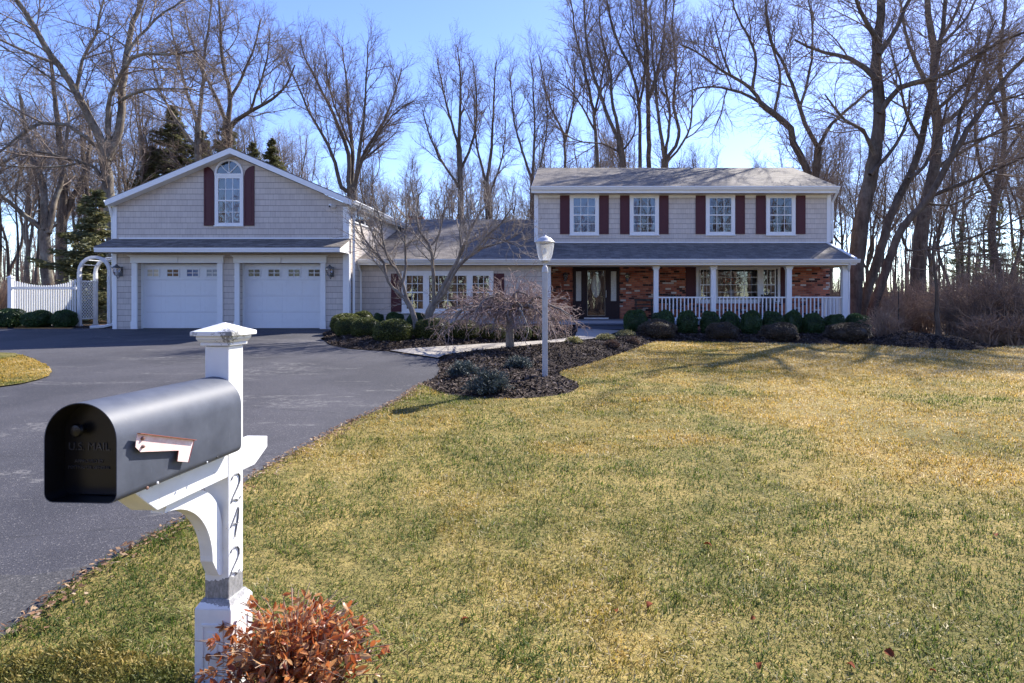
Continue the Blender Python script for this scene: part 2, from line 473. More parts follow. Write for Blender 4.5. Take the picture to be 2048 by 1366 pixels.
# ---- windows and shutters
def dh_unit(wnd, Y, x0, x1, z0, z1, cols=3, rows=2, back=M_BACK, curtain=None, sides=True, pic=False):
    """one glazed unit: sash frame with muntins, pane, shade behind"""
    s = MB(); e = .045; g = .009
    ya, yb = Y-.034, Y-.008
    s.box(x0, x0+e, ya, yb, z0, z1); s.box(x1-e, x1, ya, yb, z0, z1)
    s.box(x0+e, x1-e, ya, yb, z0, z0+e*1.2); s.box(x0+e, x1-e, ya, yb, z1-e, z1)
    spans = [(z0+e*1.2, z1-e)]
    if not pic:
        zm = (z0+z1)/2
        s.box(x0+e, x1-e, ya-.008, yb, zm-.022, zm+.022)
        spans = [(z0+e*1.2, zm-.022), (zm+.022, z1-e)]
    for q0, q1 in spans:
        for c in range(1, cols):
            xx = x0+e+(x1-x0-2*e)*c/cols
            s.box(xx-g, xx+g, ya+.012, yb-.001, q0, q1)
        for r in range(1, rows):
            zz = q0+(q1-q0)*r/rows
            for c in range(cols):
                xa = x0+e+(x1-x0-2*e)*c/cols+g; xb = x0+e+(x1-x0-2*e)*(c+1)/cols-g
                s.box(xa, xb, ya+.012, yb-.001, zz-g, zz+g)
    s.build('sash', M_TRIM, wnd)
    pm = MB()
    for q0, q1 in spans:
        pm.quad((x0+e, Y-.014, q0), (x1-e, Y-.014, q0), (x1-e, Y-.014, q1), (x0+e, Y-.014, q1))
    pm.build('pane', M_GLASS, wnd, fix=False)
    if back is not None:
        MB().quad((x0+.01, Y-.003, z0+.01), (x1-.01, Y-.003, z0+.01), (x1-.01, Y-.003, z1-.01), (x0+.01, Y-.003, z1-.01)).build('dark_backing', back, wnd, fix=False)  # dark sheet on the wall; its colour stands in for the unlit room
    if curtain:
        for (fa, fb, zb_) in curtain:
            m = MB()
            xa, xb = x0+e+(x1-x0-2*e)*fa, x0+e+(x1-x0-2*e)*fb
            n = max(4, int((xb-xa)/.03)); zl = z0+e+(z1-z0)*zb_
            vs = []
            for i in range(n+1):
                xx = xa+(xb-xa)*i/n; yy = Y-.0095 + (.003 if i % 2 else 0)
                vs += [(xx, yy, zl), (xx, yy, z1-e)]
            m.add(vs, [(2*i, 2*i+2, 2*i+3, 2*i+1) for i in range(n)])
            m.build('curtain', M_BLIND, wnd, fix=False)

def window(Y, x0, x1, z0, z1, units, t=.095, proud=.04, parent=house, mtrim=M_TRIM, hole=False):
    m = MB()
    y0, y1 = Y-proud, Y-.0015
    m.box(x0, x0+t, y0, y1, z0, z1); m.box(x1-t, x1, y0, y1, z0, z1)
    m.box(x0+t, x1-t, y0, y1, z0, z0+t*.8); m.box(x0+t, x1-t, y0, y1, z1-t, z1)
    us = sorted(units, key=lambda u: u['x'][0])
    for u, v in zip(us[:-1], us[1:]): m.box(u['x'][1], v['x'][0], y0, y1, z0+t*.8, z1-t)
    m.box(x0-.02, x1+.02, y0-.025, y0-.001, z0-.015, z0+.025)
    w = m.build('window', mtrim, parent, .004)
    for u in us:
        dh_unit(w, Y, u['x'][0], u['x'][1], z0+t*.8, z1-t, u.get('c', 3), u.get('r', 2), u.get('back', M_BACK), u.get('cur'), pic=u.get('pic', False))
    return w

def shutter(Y, x0, x1, z0, z1, arch=0, parent=house):
    m = MB(); y0, y1 = Y-.03, Y-.0015
    def zt(x):
        if not arch: return z1
        t = (x-x0)/(x1-x0) if arch > 0 else (x1-x)/(x1-x0)   # falls towards the window
        return z1 - (x1-x0)*1.05*(1-math.sqrt(max(0, 1-t*t)))
    if arch:
        n = 10; top = [(x1-(x1-x0)*i/n, zt(x1-(x1-x0)*i/n)) for i in range(n+1)]
        m.prism([(x0, z0), (x1, z0)] + top, 'y', y0+.008, y1)
    else: m.box(x0, x1, y0+.008, y1, z0, z1)
    e = .055; ztop = min(zt(x0), zt(x1)); zm = z0+(z1-z0)*.52
    m.box(x0, x0+e, y0, y0+.0075, z0, zt(x0+e) if arch > 0 else min(zt(x0), zt(x0+e)))
    m.box(x1-e, x1, y0, y0+.0075, z0, min(zt(x1-e), zt(x1)))
    zz = [(z0, z0+.09), (zm-.04, zm+.04)] + ([(ztop-.10, ztop-.02)] if arch else [(z1-.08, z1)])
    for q0, q1 in zz: m.box(x0+e, x1-e, y0, y0+.0075, q0, q1)
    pans = [(z0+.09+.03, zm-.04-.03), (zm+.07, zz[-1][0]-.03)]
    for q0, q1 in pans: m.box(x0+e+.03, x1-e-.03, y0+.003, y0+.0075, q0, q1)
    m.build('shutter', M_SHUT, parent)

# upper storey windows of the two storey part
UY = HY
for (a, c, sa, sb, cur) in ((1139.7, 1197.7, (1120, 1139), (1198.5, 1217.5), [(0, 1, .03)]), (1259.5, 1317.5, (1240, 1258.7), (1318.5, 1337), [(0, .22, .02), (.8, 1, .02)]),
                       (1411.5, 1469.7, (1391, 1410.7), (1470.5, 1489.5), [(.0, .15, .02)]), (1532, 1590.5, (1511.5, 1531), (1591.5, 1610.5), [(0, .12, .3), (.9, 1, .3)])):
    x0, x1, z0, z1 = X(a, UY), X(c, UY), Zp(470.8, UY), Zp(389, UY)
    window(UY, x0, x1, z0, z1, [dict(x=(x0+.10, x1-.10), cur=cur)], t=.10)
    for s in (sa, sb): shutter(UY, X(s[0], UY), X(s[1], UY), Zp(468.3, UY), Zp(391, UY))

# gable window with arched fanlight
x0, x1, z0, z1 = X(430.5, GY), X(487.5, GY), Zp(452.5, GY), Zp(350, GY)
gw = window(GY, x0, x1, z0, z1, [dict(x=(x0+.07, x1-.07), cur=[(.3, 1, .0)])], t=.07)
cxw, rw = (x0+x1)/2, (x1-x0)/2; zf = z1+.012
m = MB(); n = 24
for i in range(n):
    a0, a1 = math.pi*i/n, math.pi*(i+1)/n
    p = lambda r, a: (cxw+r*math.cos(a), zf+.03+r*math.sin(a))
    m.prism([p(rw, a0), p(rw, a1), p(rw-.065, a1), p(rw-.065, a0)], 'y', GY-.045, GY-.0015)
m.box(cxw-rw, cxw+rw, GY-.045, GY-.0015, zf-.035, zf+.0295)
for a in (45, 90, 135):
    ca, sa = math.cos(R(a)), math.sin(R(a)); r1 = rw-.066
    q = [(cxw+.02*ca+.011*sa, zf+.03+.02*sa-.011*ca), (cxw+r1*ca+.011*sa, zf+.03+r1*sa-.011*ca), (cxw+r1*ca-.011*sa, zf+.03+r1*sa+.011*ca), (cxw+.02*ca-.011*sa, zf+.03+.02*sa+.011*ca)]
    m.prism(q, 'y', GY-.033, GY-.012)
fl = m.build('fanlight', M_TRIM, house)
arc = [(cxw+(rw-.06)*math.cos(math.pi*i/n), zf+.032+(rw-.06)*math.sin(math.pi*i/n)) for i in range(n+1)]
MB().add([(x, GY-.016, z) for x, z in arc], [tuple(range(n+1))]).build('pane', M_GLASS, fl, fix=False)
MB().add([(x, GY-.004, z) for x, z in arc], [tuple(range(n+1))]).build('dark_backing', M_DARK, fl, fix=False)  # dark sheet painted as the gloom behind the fanlight
shutter(GY, X(408.5, GY), X(429.5, GY), Zp(451.5, GY), Zp(332, GY), arch=1)
shutter(GY, X(488.5, GY), X(509, GY), Zp(451.5, GY), Zp(332, GY), arch=-1)
# ribbon window high on the garage side wall
m = MB(); y0, y1, q0, q1 = 20.1, 22.3, 4.25, 4.62; xx = gx1
for (a, c, e0, e1) in ((y0, y1, q1-.05, q1), (y0, y1, q0, q0+.05), (y0, y0+.05, q0+.05, q1-.05), (y1-.05, y1, q0+.05, q1-.05), ((y0+y1)/2-.03, (y0+y1)/2+.03, q0+.05, q1-.05)):
    m.box(xx+.0015, xx+.035, a, c, e0, e1)
w = m.build('window', M_TRIM, house)
MB().quad((xx+.014, y0+.05, q0+.05), (xx+.014, y1-.05, q0+.05), (xx+.014, y1-.05, q1-.05), (xx+.014, y0+.05, q1-.05)).build('pane', M_GLASS, w, fix=False)
MB().quad((xx+.004, y0+.02, q0+.02), (xx+.004, y1-.02, q0+.02), (xx+.004, y1-.02, q1-.02), (xx+.004, y0+.02, q1-.02)).build('dark_backing', M_BACK, w, fix=False)  # dark sheet in place of the dim interior

# ---- low middle wing
wx1 = X(1099, WY)
MB().box(gx1+.002, wx1, WY, WY+.15, .98, 3.0).box(wx1-.15, wx1, WY+.15, HY-.002, .98, 3.0).build('wing_wall', M_SIDING, house)
MB().box(gx1+.002, wx1+.01, WY+.01, WY+.20, .55, .978).build('foundation', M_CONC, house)
MB().box(wx1-.11, wx1+.045, WY-.025, WY-.001, .93, 2.83).box(wx1+.001, wx1+.045, WY+.001, WY+.10, .93, 2.83).build('corner_board', M_TRIM, house)
x0, x1, z0, z1 = X(804, WY), X(987, WY), Zp(626, WY), Zp(542, WY)
window(WY, x0, x1, z0, z1, [dict(x=(X(811, WY), X(849, WY)), back=M_DARK), dict(x=(X(856, WY), X(936, WY)), pic=True, c=4, r=4, back=M_DARK), dict(x=(X(943, WY), X(981, WY)), back=M_DARK)], t=.12)
shutter(WY, X(782.5, WY), X(803, WY), Zp(623.5, WY), Zp(547, WY)); shutter(WY, X(988, WY), X(1008.5, WY), Zp(623.5, WY), Zp(547, WY))
# ---- two storey block
hx0, hx1 = X(1070, HY), X(1660, HY)
pw = (X(1392, HY), X(1560, HY), Zp(606, HY), Zp(532, HY))       # picture window opening
b = MB()
b.box(wx1+.002, pw[0]+.05, HY+.004, HY+.20, .5, 3.5); b.box(pw[1]-.05, hx1-.01, HY+.004, HY+.20, .5, 3.5)
b.box(pw[0]+.05, pw[1]-.05, HY+.004, HY+.20, .5, pw[2]+.04); b.box(pw[0]+.05, pw[1]-.05, HY+.004, HY+.20, pw[3]-.05, 3.5)
b.box(hx1-.21, hx1-.01, HY+.2, 31, .5, 3.5)
b.build('brick_wall', M_BRICK, house)
b = MB().box(hx0, hx1, HY, HY+.15, 3.60, 5.74)
RZ, RY, EZ, EY, BY = 7.60, 27.0, 5.91, 22.45, 31.55
for xa, xb in ((hx0, hx0+.15), (hx1-.15, hx1)):
    b.prism([(HY+.15, 3.52), (31, 3.52), (31, 5.9), (RY, 7.45), (HY+.15, 5.92)], 'x', xa, xb)
b.box(hx0, hx1, 31, 31.15, .6, 5.8)
b.build('upper_wall', M_SIDING, house)
MB().prism([(EY, EZ), (RY, RZ), (BY, EZ), (BY, EZ-.08), (RY, RZ-.08), (EY, EZ-.08)], 'x', hx0-.10, hx1+.12).build('main_roof', M_ROOFX, house)
for xa, xb in ((hx0-.12, hx0-.002), (hx1+.002, hx1+.14)):
    MB().prism([(EY+.01, EZ-.03), (RY, RZ-.03), (BY, EZ-.03), (BY, EZ-.24), (RY, RZ-.24), (EY+.01, EZ-.24)], 'x', xa, xb).build('rake_board', M_TRIM, house)
gutter('gutter', (hx0-.12, EY, EZ-.015), (hx1+.14, EY, EZ-.015, (0, -1)), h=.13)
MB().box(hx0-.10, hx1+.10, EY+.002, EY+.03, EZ-.25, EZ-.085).box(hx0+.14, hx1-.14, HY-.022, HY-.001, 5.56, 5.655).build('fascia', M_TRIM, house)
MB().box(hx0-.02, hx1+.02, EY+.032, HY-.002, 5.66, 5.69).build('soffit', M_CREAM, house)
for a, c in ((hx0-.03, hx0+.125), (hx1-.125, hx1+.03)):
    MB().box(a, c, HY-.03, HY-.001, 3.86, 5.655).build('corner_board', M_TRIM, house, .004)
MB().box(hx0+.127, hx1-.127, HY-.02, HY-.001, 3.83, 3.87).build('flashing_strip', M_TRIM, house)
# ---- wing roof and porch roof: one plane from the eave
SE, SZ, SL = 20.55, 3.06, .3235
def zr(y): return SZ+SL*(y-SE)
WRY = 27.7
MB().prism([(SE, SZ), (WRY, zr(WRY)), (34.8, SZ), (34.8, SZ-.09), (WRY, zr(WRY)-.09), (SE, SZ-.09)], 'x', gx1+.01, hx0-.012).build('wing_roof', M_ROOFX, house)
pr1 = X(1708, SE)+.06
MB().prism([(SE, SZ+.002), (HY-.004, zr(HY-.004)+.002), (HY-.004, zr(HY)-.09), (SE, SZ-.09)], 'x', hx0-.010, pr1).build('porch_roof', M_ROOFX, house)
r = MB().prism([(SE-.02, SZ+.02), (HY-.03, zr(HY)+.02), (HY-.03, zr(HY)-.19), (SE-.02, SZ-.19)], 'x', pr1+.002, pr1+.045)
r.prism([(SE+.02, SZ+.045), (HY-.03, zr(HY)+.045), (HY-.03, zr(HY)+.005), (SE+.02, SZ+.005)], 'x', pr1-.05, pr1+.06)
r.build('rake_board', M_TRIM, house, .006)
gutter('gutter', (gx1+.02, SE, SZ-.01), (pr1+.12, SE, SZ-.01, (0, -1)), h=.125)
MB().box(gx1+.03, pr1, SE+.002, SE+.028, SZ-.21, SZ-.095).build('fascia', M_TRIM, house)
MB().box(gx1+.03, wx1, SE+.03, WY-.002, SZ-.20, SZ-.17).build('soffit', M_CREAM, house)
# porch beam, ceiling, floor
MB().box(wx1+.05, X(1698, PY)+.02, PY-.09, PY+.09, 2.825, 3.02).box(X(1698, PY)-.16, X(1698, PY)+.02, PY+.092, HY-.003, 2.825, 3.02).build('porch_beam', M_CREAM, house, .004)
MB().box(wx1+.003, X(1698, PY)-.165, PY+.092, HY-.003, 2.90, 2.94).box(wx1+.05, pr1-.01, SE+.03, PY-.093, 2.86, 2.885).build('porch_ceiling', M_CREAM, house)
pfl = MB().box(wx1+.003, X(1698, PY)+.1, PY-.2, HY+.002, .80, .93); pfl.build('porch_floor', M_FLOORW, house)
MB().box(wx1+.05, X(1698, PY)+.05, PY-.12, HY-.1, .3, .797).build('porch_base', M_BRICK, house)
st = MB().box(X(1150, 20.6), X(1246, 20.6), PY-.57, PY-.203, .3, .80).box(X(1146, 20.2), X(1250, 20.2), PY-.95, PY-.573, .3, .665)
st.box(X(1150, 20.6)-.02, X(1246, 20.6)+.02, PY-.60, PY-.205, .803, .84).box(X(1146, 20.2)-.02, X(1250, 20.2)+.02, PY-.98, PY-.575, .668, .70)
st.build('porch_step', M_STEP, house, .008)
# columns
for c0, c1 in ((1307, 1316.5), (1421.3, 1431), (1572, 1582), (1683.5, 1694)):
    a, c = X(c0, PY), X(c1, PY); m = MB()
    m.box(a, c, PY-(c-a)/2, PY+(c-a)/2, .933, 2.70)
    for q0, q1, e in ((.932, 1.06, .018), (2.70, 2.725, .012), (2.727, 2.775, .03), (2.777, 2.822, .045)): m.box(a-e, c+e, PY-(c-a)/2-e, PY+(c-a)/2+e, q0, q1)
    m.build('porch_column', M_TRIM, house, .004)
# railings
def rail(xa, xb):
    m = MB(); m.box(xa, xb, PY-.03, PY+.03, 1.715, 1.765); m.box(xa, xb, PY-.02, PY+.02, 1.00, 1.045)
    n = round((xb-xa)/.133)
    for i in range(1, n):
        q = xa+(xb-xa)*i/n; m.box(q-.019, q+.019, PY-.019, PY+.019, 1.046, 1.714)
    for f in (.33, .67):
        q = xa+(xb-xa)*f; m.box(q-.02, q+.02, PY-.021, PY+.021, .932, .999)
    m.build('porch_railing', M_TRIM, house)
rail(X(1316.7, PY), X(1421.1, PY)); rail(X(1431.2, PY), X(1571.8, PY)); rail(X(1582.2, PY), X(1683.3, PY))
m = MB(); xr = X(1688.7, PY); ya, yb = PY+.092, HY-.003
m.box(xr-.03, xr+.03, ya, yb, 1.715, 1.765); m.box(xr-.02, xr+.02, ya, yb, 1.0, 1.045)
for i in range(1, 14):
    q = ya+(yb-ya)*i/14; m.box(xr-.019, xr+.019, q-.019, q+.019, 1.046, 1.714)
m.build('porch_railing', M_TRIM, house)
# picture window on the porch and the room behind it
t = .10
window(HY, pw[0], pw[1], pw[2], pw[3], [dict(x=(X(1398.5, HY), X(1422, HY)), back=None), dict(x=(X(1433, HY), X(1517, HY)), pic=True, c=3, r=4, back=None), dict(x=(X(1524.5, HY), X(1551.5, HY)), back=None)], t=t, mtrim=M_TRIM)
rm = MB(); a, c = pw[0]-.6, pw[1]+.6
rm.box(a, c, 26.2, 26.3, .8, 2.9); rm.box(a-.1, a, HY+.21, 26.3, .8, 2.9); rm.box(c, c+.1, HY+.21, 26.3, .8, 2.9); rm.box(a, c, HY+.21, 26.3, .75, .85); rm.box(a, c, HY+.21, 26.3, 2.9, 3.0)
rm.build('living_room', M_ROOM, house)
shutter(HY, X(1371.5, HY), X(1391, HY), Zp(606, HY), Zp(531, HY)); shutter(HY, X(1561, HY), X(1578, HY), Zp(606, HY), Zp(531, HY))
# entrance: dark frame, sidelights, storm door with oval glass
a, c = X(1146, HY), X(1239, HY); zb, zt = .932, Zp(532.5, HY)
e = MB(); y0 = HY-.06
sd = (X(1170.5, HY), X(1214, HY)); s1 = (X(1152, HY), X(1162.5, HY)); s2 = (X(1221.5, HY), X(1232.5, HY)); zs0, zs1 = Zp(602, HY), Zp(543, HY)
for (u, v, q0, q1) in ((a, s1[0], zb, zt), (s1[1], sd[0], zb, zt-.10), (sd[1], s2[0], zb, zt-.10), (s2[1], c, zb, zt), (s1[0], s2[1], zt-.10, zt), (s1[0], s1[1], zb, zs0), (s1[0], s1[1], zs1, zt-.101), (s2[0], s2[1], zb, zs0), (s2[0], s2[1], zs1, zt-.101)):
    e.box(u, v, y0, HY+.002, q0, q1)
for s in (s1, s2): e.box(s[0]+.03, s[1]-.03, y0-.008, y0-.001, zb+.12, zs0-.12)
ent = e.build('entry_frame', M_DOORD, house, .004)
for s in (s1, s2): MB().box(s[0], s[1], y0+.02, y0+.03, zs0, zs1).build('sidelight', M_LEAD, ent)
dm = MB(); f = .075
dm.box(sd[0], sd[0]+f, y0-.02, y0+.02, zb+.06, zt-.11); dm.box(sd[1]-f, sd[1], y0-.02, y0+.02, zb+.06, zt-.11); dm.box(sd[0]+f, sd[1]-f, y0-.02, y0+.02, zb+.06, zb+.12); dm.box(sd[0]+f, sd[1]-f, y0-.02, y0+.02, zt-.17, zt-.11)
dr = dm.build('front_door', M_DOORD, house)
MB().box(sd[0]+f, sd[1]-f, y0+.035, y0+.05, zb+.07, zt-.13).build('door_leaf', M_DOORD, dr)
MB().quad((sd[0]+f, y0-.003, zb+.12), (sd[1]-f, y0-.003, zb+.12), (sd[1]-f, y0-.003, zt-.17), (sd[0]+f, y0-.003, zt-.17)).build('storm_glass', M_GLASS2, dr, fix=False)
t_ = MB(); g = .012
for (u, v, q0, q1) in ((sd[0]+f, sd[0]+f+g, zb+.12, zt-.17), (sd[1]-f-g, sd[1]-f, zb+.12, zt-.17), (sd[0]+f+g, sd[1]-f-g, zb+.12, zb+.12+g), (sd[0]+f+g, sd[1]-f-g, zt-.17-g, zt-.17)): t_.box(u, v, y0-.024, y0-.0035, q0, q1)
t_.build('glass_trim', make_paint('brass_trim', (.42,.36,.26), .4), dr)
ox, oz, ra, rb = X(1192, HY), Zp(572, HY), .185, .45
MB().add([(ox+ra*math.cos(2*math.pi*i/32), y0+.030, oz+rb*math.sin(2*math.pi*i/32)) for i in range(32)], [tuple(range(32))]).build('oval_glass', M_LEAD, dr, fix=False)
MB().tube([(ox+ra*math.cos(2*math.pi*i/32), y0+.027, oz+rb*math.sin(2*math.pi*i/32)) for i in range(33)], .012, 6).build('oval_frame', M_DOORD, dr)
MB().tube([(sd[1]-.04, y0-.05, 1.75), (sd[1]-.04, y0-.06, 1.8), (sd[1]-.04, y0-.06, 1.98), (sd[1]-.04, y0-.05, 2.02)], .012, 8).build('handle', make_paint('silver_handle', (.6,.6,.6), .3), dr)
MB().box(sd[0]-.05, sd[1]+.05, HY-.16, HY-.062, zb+.001, zb+.05).build('threshold', M_TRIM, house)
# chimney behind the wing ridge
MB().box(X(818, 28.3), X(841, 28.3), 28.3, 28.9, 4.6, 5.55).box(X(816, 28.3), X(843, 28.3), 28.25, 28.95, 5.553, 5.62).build('chimney', M_BRICK, house)
# downspouts
def downspout(pts, w=.075):
    m = MB().tube(pts, w*.62, 4); return m.build('downspout', M_TRIM, house)
downspout([(X(723, WY-.08), SE-.05, SZ-.13), (X(722.5, WY), SE+.02, SZ-.22), (X(722, WY), WY-.07, SZ-.45), (X(722, WY), WY-.07, .85)])
downspout([(gx1+.27, GY+.25, 4.76), (gx1+.22, GY+.25, 4.66), (gx1+.075, GY+.25, 4.42), (gx1+.075, GY+.25, .85)])
downspout([(L[0]-.04, 19.55, 4.76), (L[0]-.02, 19.6, 4.64), (gx0-.07, 19.72, 4.35), (gx0-.07, 19.78, 1.0), (gx0-.07, 19.75, .85), (gx0-.25, 19.58, .79), (gx0-.62, 19.50, .77)])
downspout([(hx1+.09, EY-.05, EZ-.15), (hx1+.08, EY+.05, EZ-.26), (hx1+.065, HY-.07, EZ-.55), (hx1+.065, HY-.07, zr(HY)+.1)])
downspout([(X(1700, SE), SE-.04, SZ-.14), (X(1700, SE), SE+.05, SZ-.24), (X(1696.5, PY)+.02, PY+.02, SZ-.42), (X(1696.5, PY)+.02, PY+.02, .5)])

# ---- wall lanterns, camera, things on the porch
M_LGLASS = make_glass('lantern_glass', .12, (.9,.9,.92))
M_PEWTER = make_paint('pewter', (.10,.105,.115), .45, .3)
def wall_lantern(px, Y, zc, s, label):
    x = X(px, Y); t = thing('wall_lantern', (x, Y, zc), label, 'wall lamp', 'lanterns on the house walls')
    y = Y-.17*s
    m = MB().box(x-.055*s, x+.055*s, Y-.03, Y-.002, zc-.14*s, zc+.14*s)
    m.tube([(x, Y-.03, zc+.02*s), (x, Y-.09*s, zc+.12*s), (x, y, zc+.17*s)], .012*s, 6)
    m.tube([(x, Y-.03, zc-.08*s), (x, Y-.08*s, zc-.18*s), (x, Y-.13*s, zc-.20*s), (x, y, zc-.13*s)], .009*s, 6)
    m.build('bracket', M_PEWTER, t)
    MB().lathe([(.02*s, .20*s), (.03*s, .17*s), (.075*s, .14*s), (.115*s, .10*s), (.12*s, .085*s)], (x, y, zc), 12).build('cap', M_PEWTER, t)
    MB().lathe([(.10*s, .084*s), (.085*s, -.02*s), (.055*s, -.11*s), (.03*s, -.13*s)], (x, y, zc), 12).build('glass', M_LGLASS, t)
wall_lantern(242, GY, Zp(543, GY), 1.15, 'pewter lantern on the garage wall beside the white arbor')
wall_lantern(664, GY, Zp(544, GY), 1.15, 'pewter lantern on the garage wall near the middle wing')
wall_lantern(1254, HY, Zp(556, HY), 1.0, 'dark lantern on brick between the front door and first porch column')
wall_lantern(1131, HY, Zp(555, HY), 1.0, 'dark lantern on brick behind the lamp post side of the front door')
t = thing('security_camera', (X(665, GY), GY, Zp(412, GY)), 'white security camera on the gable wall beside the corner board', 'camera')
x, z = X(665, GY), Zp(412, GY)
MB().lathe([(.05, 0), (.05, .03), (.02, .05)], (0, 0, 0), 14).xform(Matrix.Translation((x-.02, GY-.002, z)) @ Matrix.Rotation(R(90), 4, 'X')).build('mount', M_TRIM, t)
MB().lathe([(.045, -.10), (.06, -.09), (.06, .10), (.04, .12)], (0, 0, 0), 14).xform(Matrix.Translation((x+.03, GY-.11, z-.02)) @ Matrix.Rotation(R(60), 4, 'Z') @ Matrix.Rotation(R(97), 4, 'Y')).build('body', M_TRIM, t)
MB().lathe([(.035, -.02), (.035, .02), (.02, .03)], (0, 0, 0), 12).xform(Matrix.Translation((x-.01, GY-.19, z-.04)) @ Matrix.Rotation(R(100), 4, 'X')).build('lens', M_BLACK, t)
t = thing('porch_bench', (X(1290, 22.4), 22.4, .93), 'dark wooden bench against the brick beside the front door', 'bench')
xa, xb = X(1270, 22.4), X(1308, 22.4)
M_BENCH = make_paint('dark_wood', (.03,.02,.016), .5, .3)
m = MB()
for i in range(3): m.box(xa, xb, 22.2+i*.13, 22.31+i*.13, 1.36, 1.39)
m.build('seat', M_BENCH, t)
for q in (xa+.03, xb-.09):
    for y in (22.22, 22.52): MB().box(q, q+.06, y, y+.06, .931, 1.357).build('leg', M_BENCH, t)
m = MB(); m.box(xa, xb, 22.58, 22.61, 1.62, 1.70); m.box(xa, xb, 22.58, 22.61, 1.45, 1.50)
for q in (xa+.03, xb-.09): m.box(q, q+.06, 22.585, 22.625, 1.40, 1.619)
m.build('backrest', M_BENCH, t)
def porch_chair(px, label):
    x = X(px, 22.2); t = thing('porch_chair', (x, 22.2, .93), label, 'chair', 'chairs on the porch')
    m = MB().box(x-.27, x+.27, 21.95, 22.45, 1.32, 1.36); m.build('seat', M_BENCH, t)
    m = MB()
    for i in range(5): m.box(x-.25+i*.105, x-.25+i*.105+.08, 22.46, 22.485, 1.30, 1.86)
    m.build('backrest', M_BENCH, t)
    for sx in (-.27, .22):
        for y in (21.95, 22.40): MB().box(x+sx, x+sx+.05, y, y+.05, .931, 1.319).build('leg', M_BENCH, t)
    for sx in (-.30, .24): MB().box(x+sx, x+sx+.06, 21.93, 22.455, 1.54, 1.57).build('armrest', M_BENCH, t)
porch_chair(1352, 'dark chair behind the porch railing in front of the shutter'); porch_chair(1540, 'dark chair behind the porch railing below the picture window')
t = thing('flower_vase', (X(1463, 23.5), 23.5, Zp(601, 23.5)), 'clear vase of orange flowers standing inside the picture window', 'vase')
x, y, z = t.location
MB().lathe([(.09, 0), (.12, .05), (.09, .22), (.12, .42)], (x, y, z), 16).build('vase', make_paint('pale_glass', (.55,.58,.55), .2), t)
m = MB(); st_ = MB(); rr = random.Random(3)
for i in range(13):
    q = (x+rr.uniform(-.30, .36), y+rr.uniform(-.1, .1), z+rr.uniform(.66, .86))
    m.lathe([(.01, -.03), (.06, 0), (.05, .03), (.01, .04)], q, 8); st_.tube([(x, y, z+.35), ((x+q[0])/2, y, z+.6), q], .008, 4)
m.build('blossoms', make_paint('orange_petals', (.75,.14,.03), .6), t); st_.build('stems', make_paint('green_stems', (.06,.12,.04), .6), t)
MB().box(X(1420, 23.5), X(1535, 23.5), 23.3, 23.75, z-.05, z-.002).box(X(1425, 23.5), X(1428, 23.5), 23.35, 23.7, .86, z-.051).box(X(1528, 23.5), X(1531, 23.5), 23.35, 23.7, .86, z-.051).build('console_table', M_BENCH, None)
tag(bpy.data.objects['console_table'], 'dark narrow table just inside the porch picture window', 'table')
# ================================================================== MAILBOX
al = math.atan(65/FX)
E_ = Vector((math.cos(al), -math.sin(al), 0)); D_ = Vector((math.sin(al), math.cos(al), 0))   # right / away along the box
Yc = 2.455; W = .10
corner = Vector((X(457, Yc), Yc, 0)); PC = corner + D_*(W/2) - E_*(W/2)
def ml(r, d, z): return PC + E_*r + D_*d + Vector((0, 0, z))
class MM(MB):
    def lbox(s, r0, r1, d0, d1, z0, z1):
        n0 = len(s.v); s.box(r0, r1, d0, d1, z0, z1); s.v[n0:] = [tuple(ml(*p)) for p in s.v[n0:]]; return s
    def lprism(s, poly, a, b_):   # poly in (d, z), extruded along r
        n0 = len(s.v); s.prism(poly, 'x', a, b_); s.v[n0:] = [tuple(ml(*p)) for p in s.v[n0:]]; return s
    def frus(s, h0, z0, h1, z1):
        n0 = len(s.v)
        s.add([(-h0,-h0,z0),(h0,-h0,z0),(h0,h0,z0),(-h0,h0,z0),(-h1,-h1,z1),(h1,-h1,z1),(h1,h1,z1),(-h1,h1,z1)], [(0,3,2,1),(4,5,6,7),(0,1,5,4),(1,2,6,5),(2,3,7,6),(3,0,4,7)])
        s.v[n0:] = [tuple(ml(*p)) for p in s.v[n0:]]; return s

